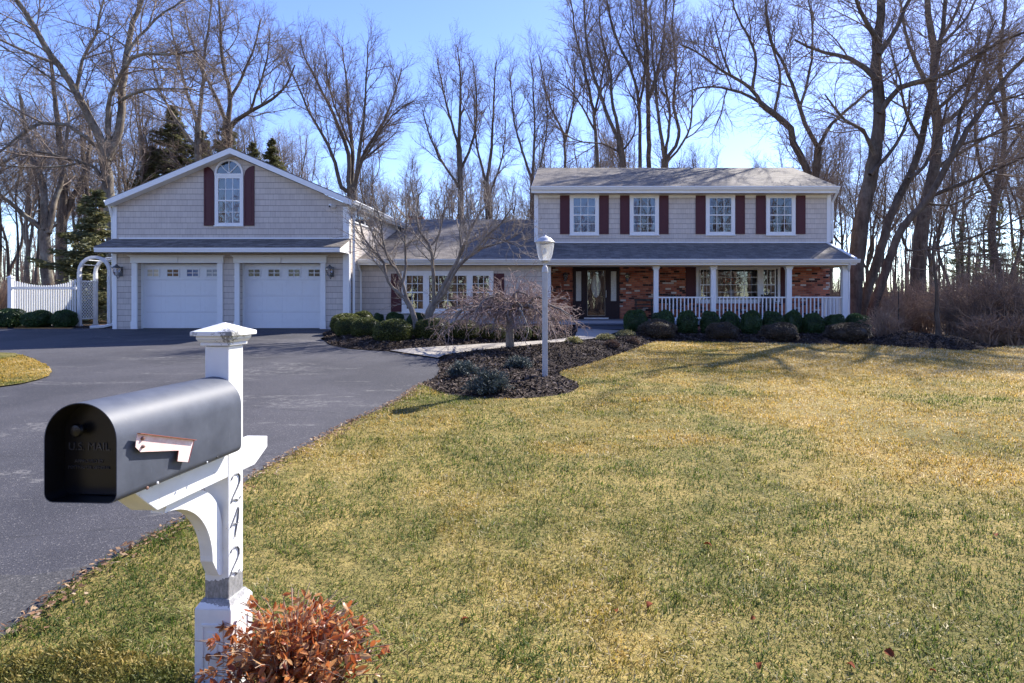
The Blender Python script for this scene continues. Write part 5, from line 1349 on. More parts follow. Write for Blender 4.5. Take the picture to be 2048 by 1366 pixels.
hero('forked bare tree beside the right end of the roof, next to a crooked leaning one', 34, [
    ([(1632,440),(1632,358),(1637,295)], .38, .30, 0), ([(1637,297),(1611,248),(1590,184),(1569,132),(1542,79),(1530,0)], .19, .06, -1), ([(1637,293),(1664,248),(1711,205),(1748,174),(1800,140)], .16, .05, 1), ([(1600,215),(1620,140),(1625,60),(1615,-20)], .12, .05, 1)],
    spec((1.6, 3.8), 1.2, 2.3, 4.6, .08), 117, M_BARK2, M_TWIG2, group=GH)
hero('thick dark tree right beside the porch, leftmost of three leaning trunks', 25, [
    ([(1703,650),(1708,560),(1722,448),(1748,316),(1759,227),(1753,132),(1759,53),(1764,-40)], .40, .16, 1.5), ([(1759,227),(1801,174),(1869,158),(1932,126),(1990,90),(2060,60)], .14, .04, -2), ([(1754,160),(1700,116),(1648,105),(1590,80)], .12, .04, 1),
    ([(1750,310),(1725,260),(1690,240),(1650,190)], .10, .03, -1), ([(1757,110),(1800,40),(1830,-30)], .13, .05, 1), ([(1755,80),(1720,20),(1700,-40)], .12, .05, -1), ([(1740,350),(1790,290),(1815,240),(1820,180)], .10, .03, 2)],
    spec((1.4, 3.6), 1.3, 2.3, 4.6, .06), 118, M_BARK2, M_TWIG2, group=GH)
hero('dark leaning tree beside the porch, middle of three trunks', 25.6, [
    ([(1720,650),(1726,610),(1753,527),(1785,422),(1817,358),(1843,285),(1853,232),(1870,150),(1885,60),(1892,-30)], .33, .12, 2), ([(1817,358),(1850,330),(1880,260),(1900,180)], .13, .05, 1), ([(1853,232),(1910,190),(1960,120),(1990,40)], .13, .05, -1), ([(1843,285),(1810,220),(1800,160),(1780,90)], .11, .04, -1), ([(1880,90),(1930,40),(1960,-20)], .1, .04, 1)],
    spec((1.4, 3.6), 1.2, 2.3, 4.6, .06), 119, M_BARK2, M_TWIG2, group=GH)
hero('dark tree leaning far right beside the porch, rightmost of three trunks', 24.6, [
    ([(1738,655),(1745,620),(1769,548),(1806,453),(1859,395),(1906,306),(1969,211),(2038,126),(2110,60)], .30, .09, -1), ([(1859,395),(1932,364),(2048,316),(2130,290)], .13, .05, -2), ([(1801,465),(1815,500),(1880,495),(1959,469),(2048,432),(2130,410)], .085, .035, -2.5), ([(1906,306),(1920,230),(1950,140),(1960,60)], .12, .04, 2),
    ([(1969,211),(2040,190),(2110,160)], .09, .03, -1), ([(1920,290),(1990,270),(2070,240),(2130,240)], .10, .03, 1), ([(1850,405),(1900,410),(1970,380),(2050,375)], .08, .03, 2)],
    spec((1.2, 3.4), 1.5, 2.4, 4.6, .05), 120, M_BARK2, M_TWIG2, group=GH)
hero('upright thick tree behind the three leaning trunks at the right of the porch', 36, [
    ([(1838,610),(1838,527),(1848,432),(1869,337),(1875,253),(1864,185),(1869,105),(1859,47),(1850,-40)], .46, .14, 0), ([(1875,253),(1920,220),(1980,150),(2030,80)], .16, .05, 1), ([(1866,190),(1830,120),(1810,60),(1800,-10)], .15, .05, 1), ([(1868,340),(1930,300),(2000,260),(2070,240)], .14, .04, -2), ([(1864,100),(1900,50),(1930,-20)], .13, .05, 0)],
    spec((1.6, 4.0), 1.2, 2.3, 4.6, .08), 121, M_BARK2, M_TWIG2, group=GH)
hero('bare tree rising out of the thicket at the far right edge', 38, [
    ([(2010,640),(2000,560),(1985,480),(1990,400),(2005,320),(2010,220),(2000,120),(2010,20),(2012,-40)], .24, .08, 0), ([(1990,400),(1960,330),(1950,250),(1955,160)], .11, .04, 1), ([(2005,320),(2050,250),(2090,180)], .11, .04, -1), ([(2008,240),(1975,170),(1970,90)], .1, .04, -2)],
    spec((1.3, 3.4), 1.4, 2.3, 4.6, .06), 122, M_BARK2, M_TWIG2, group=GH)

# ---- ornamental trees in front of the wing
def O3(q): return (640+q[0]/3.035, 380+q[1]/3.035)
def oo(l): return [O3(q) for q in l]
osp = [dict(dens=4.4, len=(.6, 1.6), ang=(20, 55), up=.17, wand=.15, seg=5, sides=4, t0=.3, rk=.011), dict(dens=6.5, len=(.3, .85), ang=(25, 60), up=.12, wand=.16, seg=4, sides=3, t0=.1, rk=.009, rmin=.0035), dict(dens=12, len=(.06, .24), ang=(30, 70), up=.08, wand=.18, seg=2, sides=3, t0=.1, rk=.01, rmin=.003)]
for d_ in osp: d_['rk'] *= 1.35; d_['rmin'] = .0045
hero('small grey bare tree with curved stems before the wing, left of a forked one', 17.6, [
    (oo([(585,850),(575,790),(555,720),(520,660)]), .066, .055, 0), (oo([(520,662),(440,590),(400,520),(385,440),(330,370),(270,300),(235,180),(225,120)]), .042, .012, -.4), (oo([(548,700),(520,640),(500,560),(460,480),(440,440),(390,360),(330,280),(260,130)]), .046, .012, .5),
    (oo([(500,565),(510,530),(522,460),(515,300),(525,200),(520,60)]), .035, .010, .2), (oo([(455,470),(415,420),(380,300),(370,200),(330,60)]), .028, .008, -.3), (oo([(520,330),(470,240),(440,120),(400,20)]), .022, .007, .4)],
    osp, 201, M_SMOOTH, M_TWIGO, 'ornamental_tree', 'small bare trees before the wing', step=.15)
hero('small bare tree with forked brown stems spreading before the wing picture window', 17.9, [
    (oo([(655,800),(665,740),(690,690)]), .095, .085, 0), (oo([(690,690),(692,600),(690,540),(680,400),(660,330),(600,240),(590,130),(600,20)]), .052, .012, -.4), (oo([(676,335),(720,270),(750,150),(760,40)]), .026, .008, .3), (oo([(695,690),(780,530),(850,400),(910,250),(940,190),(1000,100),(1040,20)]), .062, .012, .3),
    (oo([(705,680),(760,620),(830,480),(930,380),(1000,290),(1100,200),(1160,110)]), .05, .010, -.6), (oo([(860,390),(850,250),(860,130),(830,20)]), .026, .008, .4), (oo([(950,365),(1060,330),(1150,300),(1240,240)]), .026, .007, -.8), (oo([(910,250),(900,150),(960,60)]), .02, .007, .2), (oo([(1000,290),(1100,300),(1200,340),(1250,330)]), .018, .006, -1)],
    osp, 202, M_SMOOTH, M_TWIGO, 'ornamental_tree', 'small bare trees before the wing', step=.15)
# slim young tree in the right bed
hero('slim young bare tree planted in the mulch mound right of the porch', 16.9, [([(1875,676),(1875,640),(1873,590),(1870,540),(1866,500),(1870,460)], .075, .016, 0), ([(1872,560),(1850,520),(1840,490)], .022, .006, -.3), ([(1871,540),(1895,500),(1905,460)], .022, .006, .3)],
    [dict(dens=4.0, len=(.5, 1.2), ang=(35, 70), up=.08, wand=.12, seg=5, sides=4, t0=.25, rk=.010), dict(dens=4, len=(.2, .5), ang=(30, 60), up=.05, wand=.14, seg=3, sides=3, t0=.1, rk=.009, rmin=.003)], 203, M_BARK2, M_TWIG2, 'young_tree', step=.2)
# black stake in the right bed
sx_, sy_ = G(1797, 674); sz_ = float(gz(sx_, sy_)); m = MB().tube([(sx_, sy_, sz_-.1), (sx_, sy_, sz_+1.85)], .014, 8)
m.tube([(sx_, sy_, sz_+1.85), (sx_+.03, sy_, sz_+1.93), (sx_+.09, sy_, sz_+1.95), (sx_+.13, sy_, sz_+1.89)], .011, 8).box(sx_-.10, sx_+.10, sy_-.012, sy_+.012, sz_+.10, sz_+.12)
tag(m.build('garden_hook', M_BLACK), 'thin black iron rod standing in the bed left of the young tree', 'garden hook')

# ---- weeping tree over the mulch island
def weeping():
    rng = np.random.default_rng(77); gx_, gy_ = G(1020, 703); g0 = float(mz('A', np.array([gx_]), np.array([gy_]))[0]); u = gy_/FX
    T, C = Tubes(), Tubes()
    P = resample([(gx_, gy_, g0-.12), (gx_-.005, gy_, g0+.4), (gx_+.01, gy_, g0+.62), (gx_, gy_+.02, g0+.85)], .12); T.add(P, np.linspace(.105, .085, len(P)), 12)
    top = np.array([gx_, gy_+.02, g0+.82]); limbs = []
    for i in range(46):
        az = 2*math.pi*(i*.382+rng.uniform(-.04, .04)); rr_ = rng.uniform(.5, 2.15)*(1.0 if math.cos(az) < 0 else 1.1)
        hx, hy = math.cos(az), math.sin(az)*.8; apex = rng.uniform(.10, .46)*(1.15-.28*rr_/1.9)
        drop = rng.uniform(.3, .8)
        pts = [top+np.array([hx*.02, hy*.02, -.15*rng.random()])]
        for t in (.2, .45, .7, .88, 1.0):
            zz = apex*math.sin(min(1, t*1.7)*math.pi/2) - drop*max(0, t-.45)**1.7*2.2
            pts.append(top+np.array([hx*rr_*t, hy*rr_*t, zz])+rng.normal(0, .05, 3))
        P = resample(pts, .1); P = P+rng.normal(0, .012, P.shape); P[:, 2] = np.maximum(P[:, 2], gz(P[:, 0], P[:, 1])+.10)
        Rr = np.linspace(.044, .008, len(P)); T.add(P, Rr, 6); limbs.append((P, Rr))
    lv = [dict(dens=6.0, len=(.35, .95), ang=(30, 75), up=-.10, wand=.22, seg=6, sides=4, t0=.12, rk=.012, rmin=.007), dict(dens=7.0, len=(.18, .5), ang=(25, 70), up=-.18, wand=.25, seg=5, sides=3, t0=.1, rk=.012, rmin=.005), dict(dens=3, len=(.08, .2), ang=(25, 60), up=-.1, wand=.2, seg=3, sides=3, t0=.2, rk=.012, rmin=.004)]
    grow(rng, limbs, lv, T, C)
    t = tree_obj('weeping_tree', (gx_, gy_, g0), T, C, M_SMOOTH, M_WEEP, 'low umbrella shaped weeping bare tree with reddish twigs in the mulch island', 'tree', None)
M_WEEP = make_bark('weeping_twigs', (.19,.12,.105), (.46,.36,.31), 2.2, 1)
weeping()

# ---- trees of the wood: a few kinds, copied
def wood_tree(kind, seed):
    rng = np.random.default_rng(seed); T, C = Tubes(), Tubes(); LL = []
    if kind == 'fork':
        h0 = rng.uniform(2.5, 6); H = rng.uniform(15, 20); P = resample([(0, 0, -.3), (.1, 0, h0*.5), (.0, .1, h0)], .8); T.add(P, np.linspace(.24, .19, len(P)), 8)
        for i in range(rng.integers(4, 7)):
            az = rng.uniform(0, 6.28); sp_ = rng.uniform(.6, 3.4); pts = [(0, 0.1, h0-.2)]
            for t in (.15, .35, .6, .8, 1): pts.append((math.cos(az)*sp_*t**.8+rng.normal(0, .25), math.sin(az)*sp_*t**.8+rng.normal(0, .25), h0+(H-h0)*t*rng.uniform(.92, 1.0)))
            P = resample(pts, .7); Rr = np.linspace(rng.uniform(.085, .135), .025, len(P)); T.add(P, Rr, 6); LL.append((P, Rr))
        sp = spec((1.6, 4.0), .95, 2.0, 3.8, .13, ang=(20, 48))
    else:
        H = rng.uniform(13, 19); P = resample([(0, 0, -.3)]+[(rng.normal(0, .25)*t*3, rng.normal(0, .25)*t*3, H*t) for t in (.2, .4, .6, .8, 1)], .8); Rr = np.linspace(rng.uniform(.10, .18), .025, len(P)); T.add(P, Rr, 7); k = len(P)//3; LL.append((P[k:], Rr[k:]))
        for i in range(4):
            j = rng.integers(len(P)//3, len(P)*3//4); az = rng.uniform(0, 6.28); l = rng.uniform(3, 6)
            Q = resample([P[j], P[j]+np.array([math.cos(az)*l*.3, math.sin(az)*l*.3, l*.4]), P[j]+np.array([math.cos(az)*l*.5, math.sin(az)*l*.5, l])], .6); q = np.linspace(Rr[j]*.6, .02, len(Q)); T.add(Q, q, 5); LL.append((Q, q))
        sp = spec((1.2, 3.2), 1.1, 2.0, 3.8, .12, ang=(25, 55))
    grow(rng, LL, sp, T, C)
    t = thing('wood_tree', (0, 0, 0), 'x', 'tree', 'bare trees of the wood behind'); mt = (M_BARK2, M_BARK3, M_BARK1)[seed % 3]
    link('trunk', T.mesh('trunk', mt), t); link('crown', C.mesh('crown', M_TWIG2 if seed % 2 else M_TWIG1), t)
    return t
protos = [wood_tree('fork', 301), wood_tree('fork', 302), wood_tree('slim', 303), wood_tree('slim', 304), wood_tree('fork', 305), wood_tree('slim', 306)]
used = set()
def wood(px, Y, k, s, label):
    o = protos[k] if k not in used else copy_tree(protos[k]); used.add(k)
    x = (px-CX)*Y/FX; o.location = (x, Y, float(gz(x, Y))-.05); o.rotation_euler = (0, 0, random.uniform(0, 6.28)); o.scale = (s, s, s*random.uniform(.92, 1.08)); o['label'] = label; return o
rr = random.Random(12)
LBL = {'a': 'bare woodland tree in the crowd beyond the picket fence', 'b': 'bare woodland tree far behind the garage roof', 'c': 'bare woodland tree far behind the low middle wing', 'd': 'bare woodland tree far behind the two storey roof', 'e': 'bare woodland tree in the crowd right of the porch'}
for (px, Y, k, s, c_) in ((-40,40,0,.9,'a'),(10,46,2,1,'a'),(35,38,3,.8,'a'),(60,52,1,1,'a'),(150,46,2,1,'a'),(170,55,4,1,'a'),(20,60,5,1.1,'a'),(112,62,4,1,'a'),(-10,33,5,.8,'a'),(205,60,0,1,'a'),(75,44,5,.9,'a'),(-70,55,1,1.1,'a'),
        (260,50,1,1,'b'),(300,44,4,.9,'b'),(345,56,0,1,'b'),(420,52,2,1,'b'),(500,50,1,.85,'b'),(560,54,3,.9,'b'),(610,58,4,.75,'b'),(640,48,5,.7,'b'),(520,62,0,1,'b'),
        (740,48,4,.7,'c'),(780,52,0,.66,'c'),(815,62,1,.8,'c'),(865,58,0,.72,'c'),(900,64,1,.85,'c'),(940,56,4,.7,'c'),(990,60,1,.78,'c'),(1025,64,0,.8,'c'),(1055,58,2,.75,'c'),(660,60,0,.8,'b'),(590,50,4,.75,'b'),(545,58,1,.85,'b'),(470,60,4,1,'b'),(380,48,3,1,'b'),(320,60,1,1.1,'b'),(280,56,5,1.05,'b'),(1080,62,1,.85,'d'),(1140,60,0,.95,'d'),(1185,64,4,1,'d'),(1400,50,4,.7,'d'),(1450,52,0,.68,'d'),(1490,50,5,.72,'d'),(1530,60,1,.75,'d'),(1565,50,2,.72,'d'),(1610,54,4,.8,'d'),(1360,64,0,.95,'d'),(1240,66,4,1.1,'d'),(760,58,1,.62,'c'),(800,50,2,.5,'c'),(845,60,4,.6,'c'),(880,54,3,.6,'c'),(950,62,5,.65,'c'),(1010,56,0,.55,'c'),(1040,50,5,.6,'c'),(720,54,4,.7,'c'),
        (1100,52,4,.75,'d'),(1160,55,2,.9,'d'),(1215,56,1,.9,'d'),(1262,50,3,1,'d'),(1320,58,5,1,'d'),(1380,52,2,.7,'d'),(1420,60,4,.62,'d'),(1470,56,1,.62,'d'),(1510,62,3,.62,'d'),(1545,54,5,.6,'d'),(1585,60,0,.6,'d'),
        (1655,46,2,.85,'e'),(1668,54,3,.9,'e'),(1680,42,5,.8,'e'),(1690,62,2,1,'e'),(1712,50,3,.9,'e'),(1775,48,5,.9,'e'),(1790,58,2,1,'e'),(1812,44,3,.8,'e'),(1830,62,1,1,'e'),(1880,50,2,.9,'e'),(1900,42,5,.8,'e'),(1918,58,4,1,'e'),(1940,47,3,.85,'e'),(1965,40,2,.75,'e'),(1980,60,1,1,'e'),(2020,44,5,.85,'e'),(2045,54,0,1,'e'),(2090,42,4,.9,'e'),(1640,64,4,1,'e'),(1735,66,0,1,'e'),(2070,66,1,1.1,'e'),(1860,70,0,1.1,'e'),(1700,38,3,.6,'e'),(1760,40,2,.65,'e')):
    wood(px+rr.uniform(-6, 6), Y, k, s, LBL[c_])
# the far wood as one mass of stems and brush
rng = np.random.default_rng(404); T = Tubes()
for i in range(900):
    Y = rng.uniform(72, 120); x = rng.uniform(-1.15, 1.0)*Y; h = rng.uniform(6, 13); g0 = float(gz(x, Y)); l = rng.normal(0, .06, 2)
    P = np.array([(x+l[0]*t*h+rng.normal(0, .15), Y+l[1]*t*h, g0-.3+h*t) for t in (0, .35, .7, 1)]); T.add(P, np.linspace(rng.uniform(.08, .2), .03, 4), 4)
    for j in range(7):
        t = rng.uniform(.2, .95); p = np.array([x+l[0]*t*h, Y, g0+h*t]); d = rng.normal(0, 1, 3); d[2] = abs(d[2])+.4; d /= np.linalg.norm(d); ln = rng.uniform(1, 3.2)
        T.add(np.array([p, p+d*ln*.5, p+d*ln+np.array([0, 0, ln*.25])]), np.array([.035, .022, .012]), 3)
o = link('far_woods', T.mesh('far_woods', M_TWIG2)); tag(o, 'far mass of bare stems filling the wood beyond the house', 'woods', kind='stuff')
# the wood across the street, behind the photographer: seen mirrored in the windows
T = Tubes()
for i in range(620):
    Y = rng.uniform(-75, -30); x = rng.uniform(-1.1, 1.1)*(30-Y); h = rng.uniform(9, 20); l = rng.normal(0, .06, 2)
    P = np.array([(x+l[0]*t*h+rng.normal(0, .15), Y+l[1]*t*h, -.3+h*t) for t in (0, .35, .7, 1)]); T.add(P, np.linspace(rng.uniform(.12, .32), .04, 4), 4)
    for j in range(16):
        t = rng.uniform(.15, .98); p = np.array([x+l[0]*t*h, Y, h*t]); d = rng.normal(0, 1, 3); d[2] = abs(d[2])+.3; d /= np.linalg.norm(d); ln = rng.uniform(1, 3.6)
        T.add(np.array([p, p+d*ln*.5, p+d*ln+np.array([0, 0, ln*.25])]), np.array([.07, .045, .02]), 3)
o = link('street_woods', T.mesh('street_woods', M_TWIG2)); tag(o, 'bare wood across the street mirrored in the house windows', 'woods', kind='stuff')
# ================================================================== CONIFERS AND SHRUBS
def conifer(H, rb, seed, stops, dens=1.0, droop=.25, whorl=.42, base=.04):
    rng = np.random.default_rng(seed); T = Tubes(); T.add(np.array([(0, 0, -.2), (0, 0, H*.5), (0, 0, H)]), np.array([H*.018, H*.011, .015]), 7); parts = []; rn = []
    z = H*base
    while z < H-.15:
        f = 1-(z/H); L = rb*(f**.85)*rng.uniform(.85, 1.1)+.12
        for j in range(int(5+2*f)):
            az = rng.uniform(0, 6.28); l = L*rng.uniform(.55, 1.12); d = np.array([math.cos(az), math.sin(az), rng.uniform(-.12, .3)]); n = 5
            t = np.linspace(0, 1, n+1)[:, None]; P = np.array([0, 0, z])+d*l*t+np.array([0, 0, 1])*(l*(-droop*t+.22*droop*t**2*2.2)); T.add(P, np.linspace(.02+.008*l, .006, n+1), 3)
            k = int(l*95*dens)+8; u = rng.uniform(.12, 1, k)[:, None]; c = np.array([0, 0, z])+d*l*u+np.array([0, 0, 1])*(l*(-droop*u+.48*droop*u**2))
            wd = (.34*l*(1-.55*u)); side = np.array([-d[1], d[0], 0]); c = c+side*wd*rng.uniform(-1, 1, (k, 1))+np.array([0, 0, 1])*rng.uniform(-.16, .05, (k, 1))
            a = d*.7+side*rng.uniform(-.8, .8, (k, 1))+np.array([0, 0, 1])*rng.uniform(-.45, .15, (k, 1)); a = norm(a)*rng.uniform(.07, .15, (k, 1)); b_ = norm(np.cross(a, rng.normal(size=(k, 3))))*rng.uniform(.018, .04, (k, 1))
            parts.append(leaf_quads(c, a, b_)); rn.append(rng.random(k))
        z += whorl*.6*(.6+.5*f)*rng.uniform(.7, 1.3)
    V, F = merge(parts); return T, V, F, np.repeat(np.concatenate(rn), 4)
M_SPRUCE = leafmat('spruce_needles', [(0, (.045,.052,.022)), (.5, (.14,.145,.062)), (.85, (.26,.24,.105)), (1, (.34,.28,.13))], trans=.35, rough=.6)
M_PALE = leafmat('pale_pine_needles', [(0, (.06,.075,.03)), (.5, (.13,.15,.06)), (1, (.22,.23,.11))], trans=.3, rough=.6)
def place_conifer(px, top, Y, rb, seed, label, m=None, dens=1.0, droop=.25, base=.04, whorl=.42, name='spruce_tree'):
    x = (px-CX)*Y/FX; g0 = float(gz(x, Y)); H = EYE+(CY-top)*Y/FX-g0
    T, V, F, r_ = conifer(H, rb, seed, None, dens, droop, whorl, base); t = thing(name, (x, Y, g0), label, 'tree', None)
    link('trunk', T.mesh('trunk', M_BARK2), t); link('crown', npmesh('crown', V, F, m or M_SPRUCE, {'rnd': r_}), t)
place_conifer(348, 205, 45, 5.2, 1, 'broad dark spruce standing behind the left slope of the garage roof', droop=.08, dens=1.5)
place_conifer(405, 258, 46, 4.6, 8, 'lower dark spruce between two taller ones behind the garage roof', droop=.08, dens=1.4)
place_conifer(306, 290, 44, 4.0, 9, 'small dark spruce low behind the left garage roof edge', droop=.08, dens=1.3)
place_conifer(505, 280, 47, 3.6, 10, 'small spruce just right of the garage gable peak', droop=.08, dens=1.3)
place_conifer(455, 238, 45, 4.6, 2, 'dark spruce peeping over the garage gable peak', droop=.08, dens=1.4)
place_conifer(545, 272, 46, 3.6, 3, 'small dark spruce above the right slope of the garage roof', droop=.08, dens=1.4)
place_conifer(192, 372, 27.5, 3.0, 4, 'dark drooping spruce between the arbor and the oak', droop=.15, whorl=.5, dens=1.2)
place_conifer(1985, 380, 48, 2.6, 5, 'pale green thin pine in the wood at the far right', M_PALE, .5, .1, .15, .8, 'pine_tree')
place_conifer(1925, 420, 54, 2.4, 6, 'pale green pine just left of a taller one in the right wood', M_PALE, .5, .1, .15, .8, 'pine_tree')
place_conifer(2060, 400, 45, 2.4, 7, 'pale green pine cut by the right edge of the photo', M_PALE, .5, .1, .15, .8, 'pine_tree')

def leafball(rx, ry, rz, n, seed, p=2.4, ls=(.012, .022), jit=.10, out=.5, lumpy=.05, stick=0.0, wmul=.5):
    """clipped shrub: many small leaves in the outer shell of a rounded body, dark core inside"""
    rng = np.random.default_rng(seed); d = rand_dirs(n, rng); d[:, 2] = np.where(d[:, 2] < -.75, -d[:, 2], d[:, 2])
    k = (np.abs(d)**p).sum(1)**(-1/p)
    lp_ = 1+lumpy*(np.sin(5*d[:, 0]+seed)+np.sin(6*d[:, 1]*1.1+2*seed)+np.sin(7*d[:, 2]+d[:, 0]*4))
    depth = 1-np.abs(rng.normal(0, jit, n)); S = np.array([rx, ry, rz]); c = d*(k*lp_*depth)[:, None]*S
    nr = norm(d/S); a = norm(nr*out+rng.normal(size=(n, 3))*.6); L = rng.uniform(*ls, n)[:, None]; b_ = norm(np.cross(a, rng.normal(size=(n, 3))))
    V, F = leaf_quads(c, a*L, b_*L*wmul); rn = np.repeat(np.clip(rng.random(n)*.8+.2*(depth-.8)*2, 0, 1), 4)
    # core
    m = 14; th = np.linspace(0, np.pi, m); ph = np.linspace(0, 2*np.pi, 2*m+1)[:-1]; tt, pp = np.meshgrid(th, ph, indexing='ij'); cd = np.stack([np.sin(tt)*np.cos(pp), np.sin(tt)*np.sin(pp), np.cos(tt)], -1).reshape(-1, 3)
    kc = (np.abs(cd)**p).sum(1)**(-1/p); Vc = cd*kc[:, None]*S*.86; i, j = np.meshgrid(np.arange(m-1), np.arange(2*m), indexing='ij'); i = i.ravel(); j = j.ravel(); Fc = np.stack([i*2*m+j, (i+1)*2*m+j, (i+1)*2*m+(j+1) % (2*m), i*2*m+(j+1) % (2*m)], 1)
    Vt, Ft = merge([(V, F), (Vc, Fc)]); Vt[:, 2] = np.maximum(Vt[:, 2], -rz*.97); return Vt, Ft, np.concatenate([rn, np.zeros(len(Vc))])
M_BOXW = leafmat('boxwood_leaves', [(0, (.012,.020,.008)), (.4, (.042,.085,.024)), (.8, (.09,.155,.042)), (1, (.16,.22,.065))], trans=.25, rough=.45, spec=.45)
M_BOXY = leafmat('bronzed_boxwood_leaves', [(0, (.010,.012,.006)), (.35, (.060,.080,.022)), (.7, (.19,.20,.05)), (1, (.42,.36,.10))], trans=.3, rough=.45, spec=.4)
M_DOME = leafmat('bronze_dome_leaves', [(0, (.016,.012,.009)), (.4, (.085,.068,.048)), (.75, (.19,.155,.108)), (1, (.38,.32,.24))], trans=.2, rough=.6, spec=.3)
boxm = [npmesh('boxwood', *leafball(.5, .5, .5, 6500, 31+i, 2.9, jit=.07), M_BOXW, None) for i in range(0)]
def mk(name, args, m): V, F, r_ = leafball(*args[0], **args[1]); return npmesh(name, V, F, m, {'rnd': r_})
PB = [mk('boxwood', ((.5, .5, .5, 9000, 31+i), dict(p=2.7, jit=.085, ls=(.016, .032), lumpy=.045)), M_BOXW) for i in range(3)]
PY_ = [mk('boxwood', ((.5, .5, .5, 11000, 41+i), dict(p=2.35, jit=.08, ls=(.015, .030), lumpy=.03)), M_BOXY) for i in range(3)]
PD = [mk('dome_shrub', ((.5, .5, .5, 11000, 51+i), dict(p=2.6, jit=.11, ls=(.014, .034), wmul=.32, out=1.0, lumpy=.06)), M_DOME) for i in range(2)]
def shrub(mesh, name, px0, px1, pyt, pyb, label, cat, group, Y=None, depth=1.0, bed='A'):
    pxm = (px0+px1)/2
    if Y is None: x, Y = G(pxm, pyb); Y += (px1-px0)*Y/FX*.35
    x = (pxm-CX)*Y/FX; w = (px1-px0)*Y/FX; g0 = float(gz(x, Y)); zt = EYE+(CY-pyt)*Y/FX; h = max(.25, zt-g0)
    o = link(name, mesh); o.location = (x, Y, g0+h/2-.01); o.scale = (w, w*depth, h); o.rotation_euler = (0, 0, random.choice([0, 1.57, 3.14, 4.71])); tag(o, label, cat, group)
g1 = 'boxwoods along the porch'
for i, (a, c, t, lab) in enumerate([(1245,1297,620,'clipped dark green boxwood beside the porch steps'), (1303,1350,622,'clipped boxwood at the foot of the first porch column'), (1354,1396,622,'clipped boxwood behind and between the two left dome shrubs'), (1400,1440,623,'clipped boxwood left of the second porch column behind a dome shrub'),
        (1441,1479,624,'clipped boxwood right of the second porch column'), (1481,1523,622,'tall clipped boxwood under the middle of the porch picture window'), (1524,1566,623,'clipped boxwood just left of the third porch column'), (1566,1605,622,'clipped boxwood just right of the third porch column'),
        (1605,1648,627,'clipped boxwood under the last bay of the porch railing'), (1648,1691,629,'low boxwood at the right corner column of the porch'), (1690,1739,628,'glossy boxwood past the porch corner, last in its row')]):
    shrub(PB[i % 3], 'boxwood', a, c, t, 670, lab, 'shrub', g1, Y=19.15+.12*math.sin(i*2.1), depth=.95)
g2 = 'dome shrubs in front of the boxwoods'
for i, (a, c, t, b_, lab) in enumerate([(1280,1350,640,681,'brown bronzed dome shrub at the left end of the porch bed'), (1413,1475,645,683,'brown dome shrub, smallest of its row, second from the left'), (1522,1595,646,685,'brown dome shrub with a sunlit top, third along the lawn edge'), (1653,1735,646,687,'wide greyish dome shrub at the right corner of the porch bed')]):
    shrub(PD[i % 2], 'dome_shrub', a, c, t, b_, lab, 'shrub', g2)
g3 = 'round boxwoods before the wing'
for i, (a, c, t, b_, lab) in enumerate([(662,722,626,672,'yellowed round boxwood nearest the garage door'), (703,748,621,640,'yellow topped boxwood behind two others near the garage corner'), (671,722,634,678,'round boxwood at the driveway edge, left of two more'), (704,762,635,682,'round boxwood in the middle of the driveway edge trio'), (750,825,637,691,'largest round boxwood at the corner of the driveway and walkway'),
        (831,900,635,687,'bronzed round boxwood right of the small grey tree trunk'), (899,960,639,686,'round boxwood partly behind weeping twigs, left of the weeping trunk'), (962,1013,648,684,'round boxwood behind the weeping tree just left of its trunk'), (1029,1064,650,683,'round boxwood behind the weeping tree just right of its trunk'), (1062,1090,652,681,'round boxwood behind the lamp post')]):
    shrub(PY_[i % 3], 'boxwood', a, c, t, b_, lab, 'shrub', g3, Y=(18.6 if i == 1 else 18.1 if i == 0 else None), bed='B')
for i, (a, c, t, lab) in enumerate([(748,767,626,'small dark boxwood against the wing left of the maroon shutter'), (772,808,625,'small dark boxwood below the left maroon shutter of the wing'), (815,850,625,'small dark boxwood behind the small grey tree trunk')]):
    shrub(PB[i % 3], 'boxwood', a, c, t, 645, lab, 'shrub', 'small boxwoods along the wing wall', Y=20.2)
for i, (a, c, t, lab) in enumerate([(-8,42,617,'low dark boxwood under the fence post at the left edge'), (52,101,621,'low dark boxwood in the middle below the picket fence'), (110,150,620,'low dark boxwood beside the foot of the arbor')]):
    shrub(PB[i % 3], 'boxwood', a, c, t, 650, lab, 'shrub', 'boxwoods below the picket fence', Y=20.35)

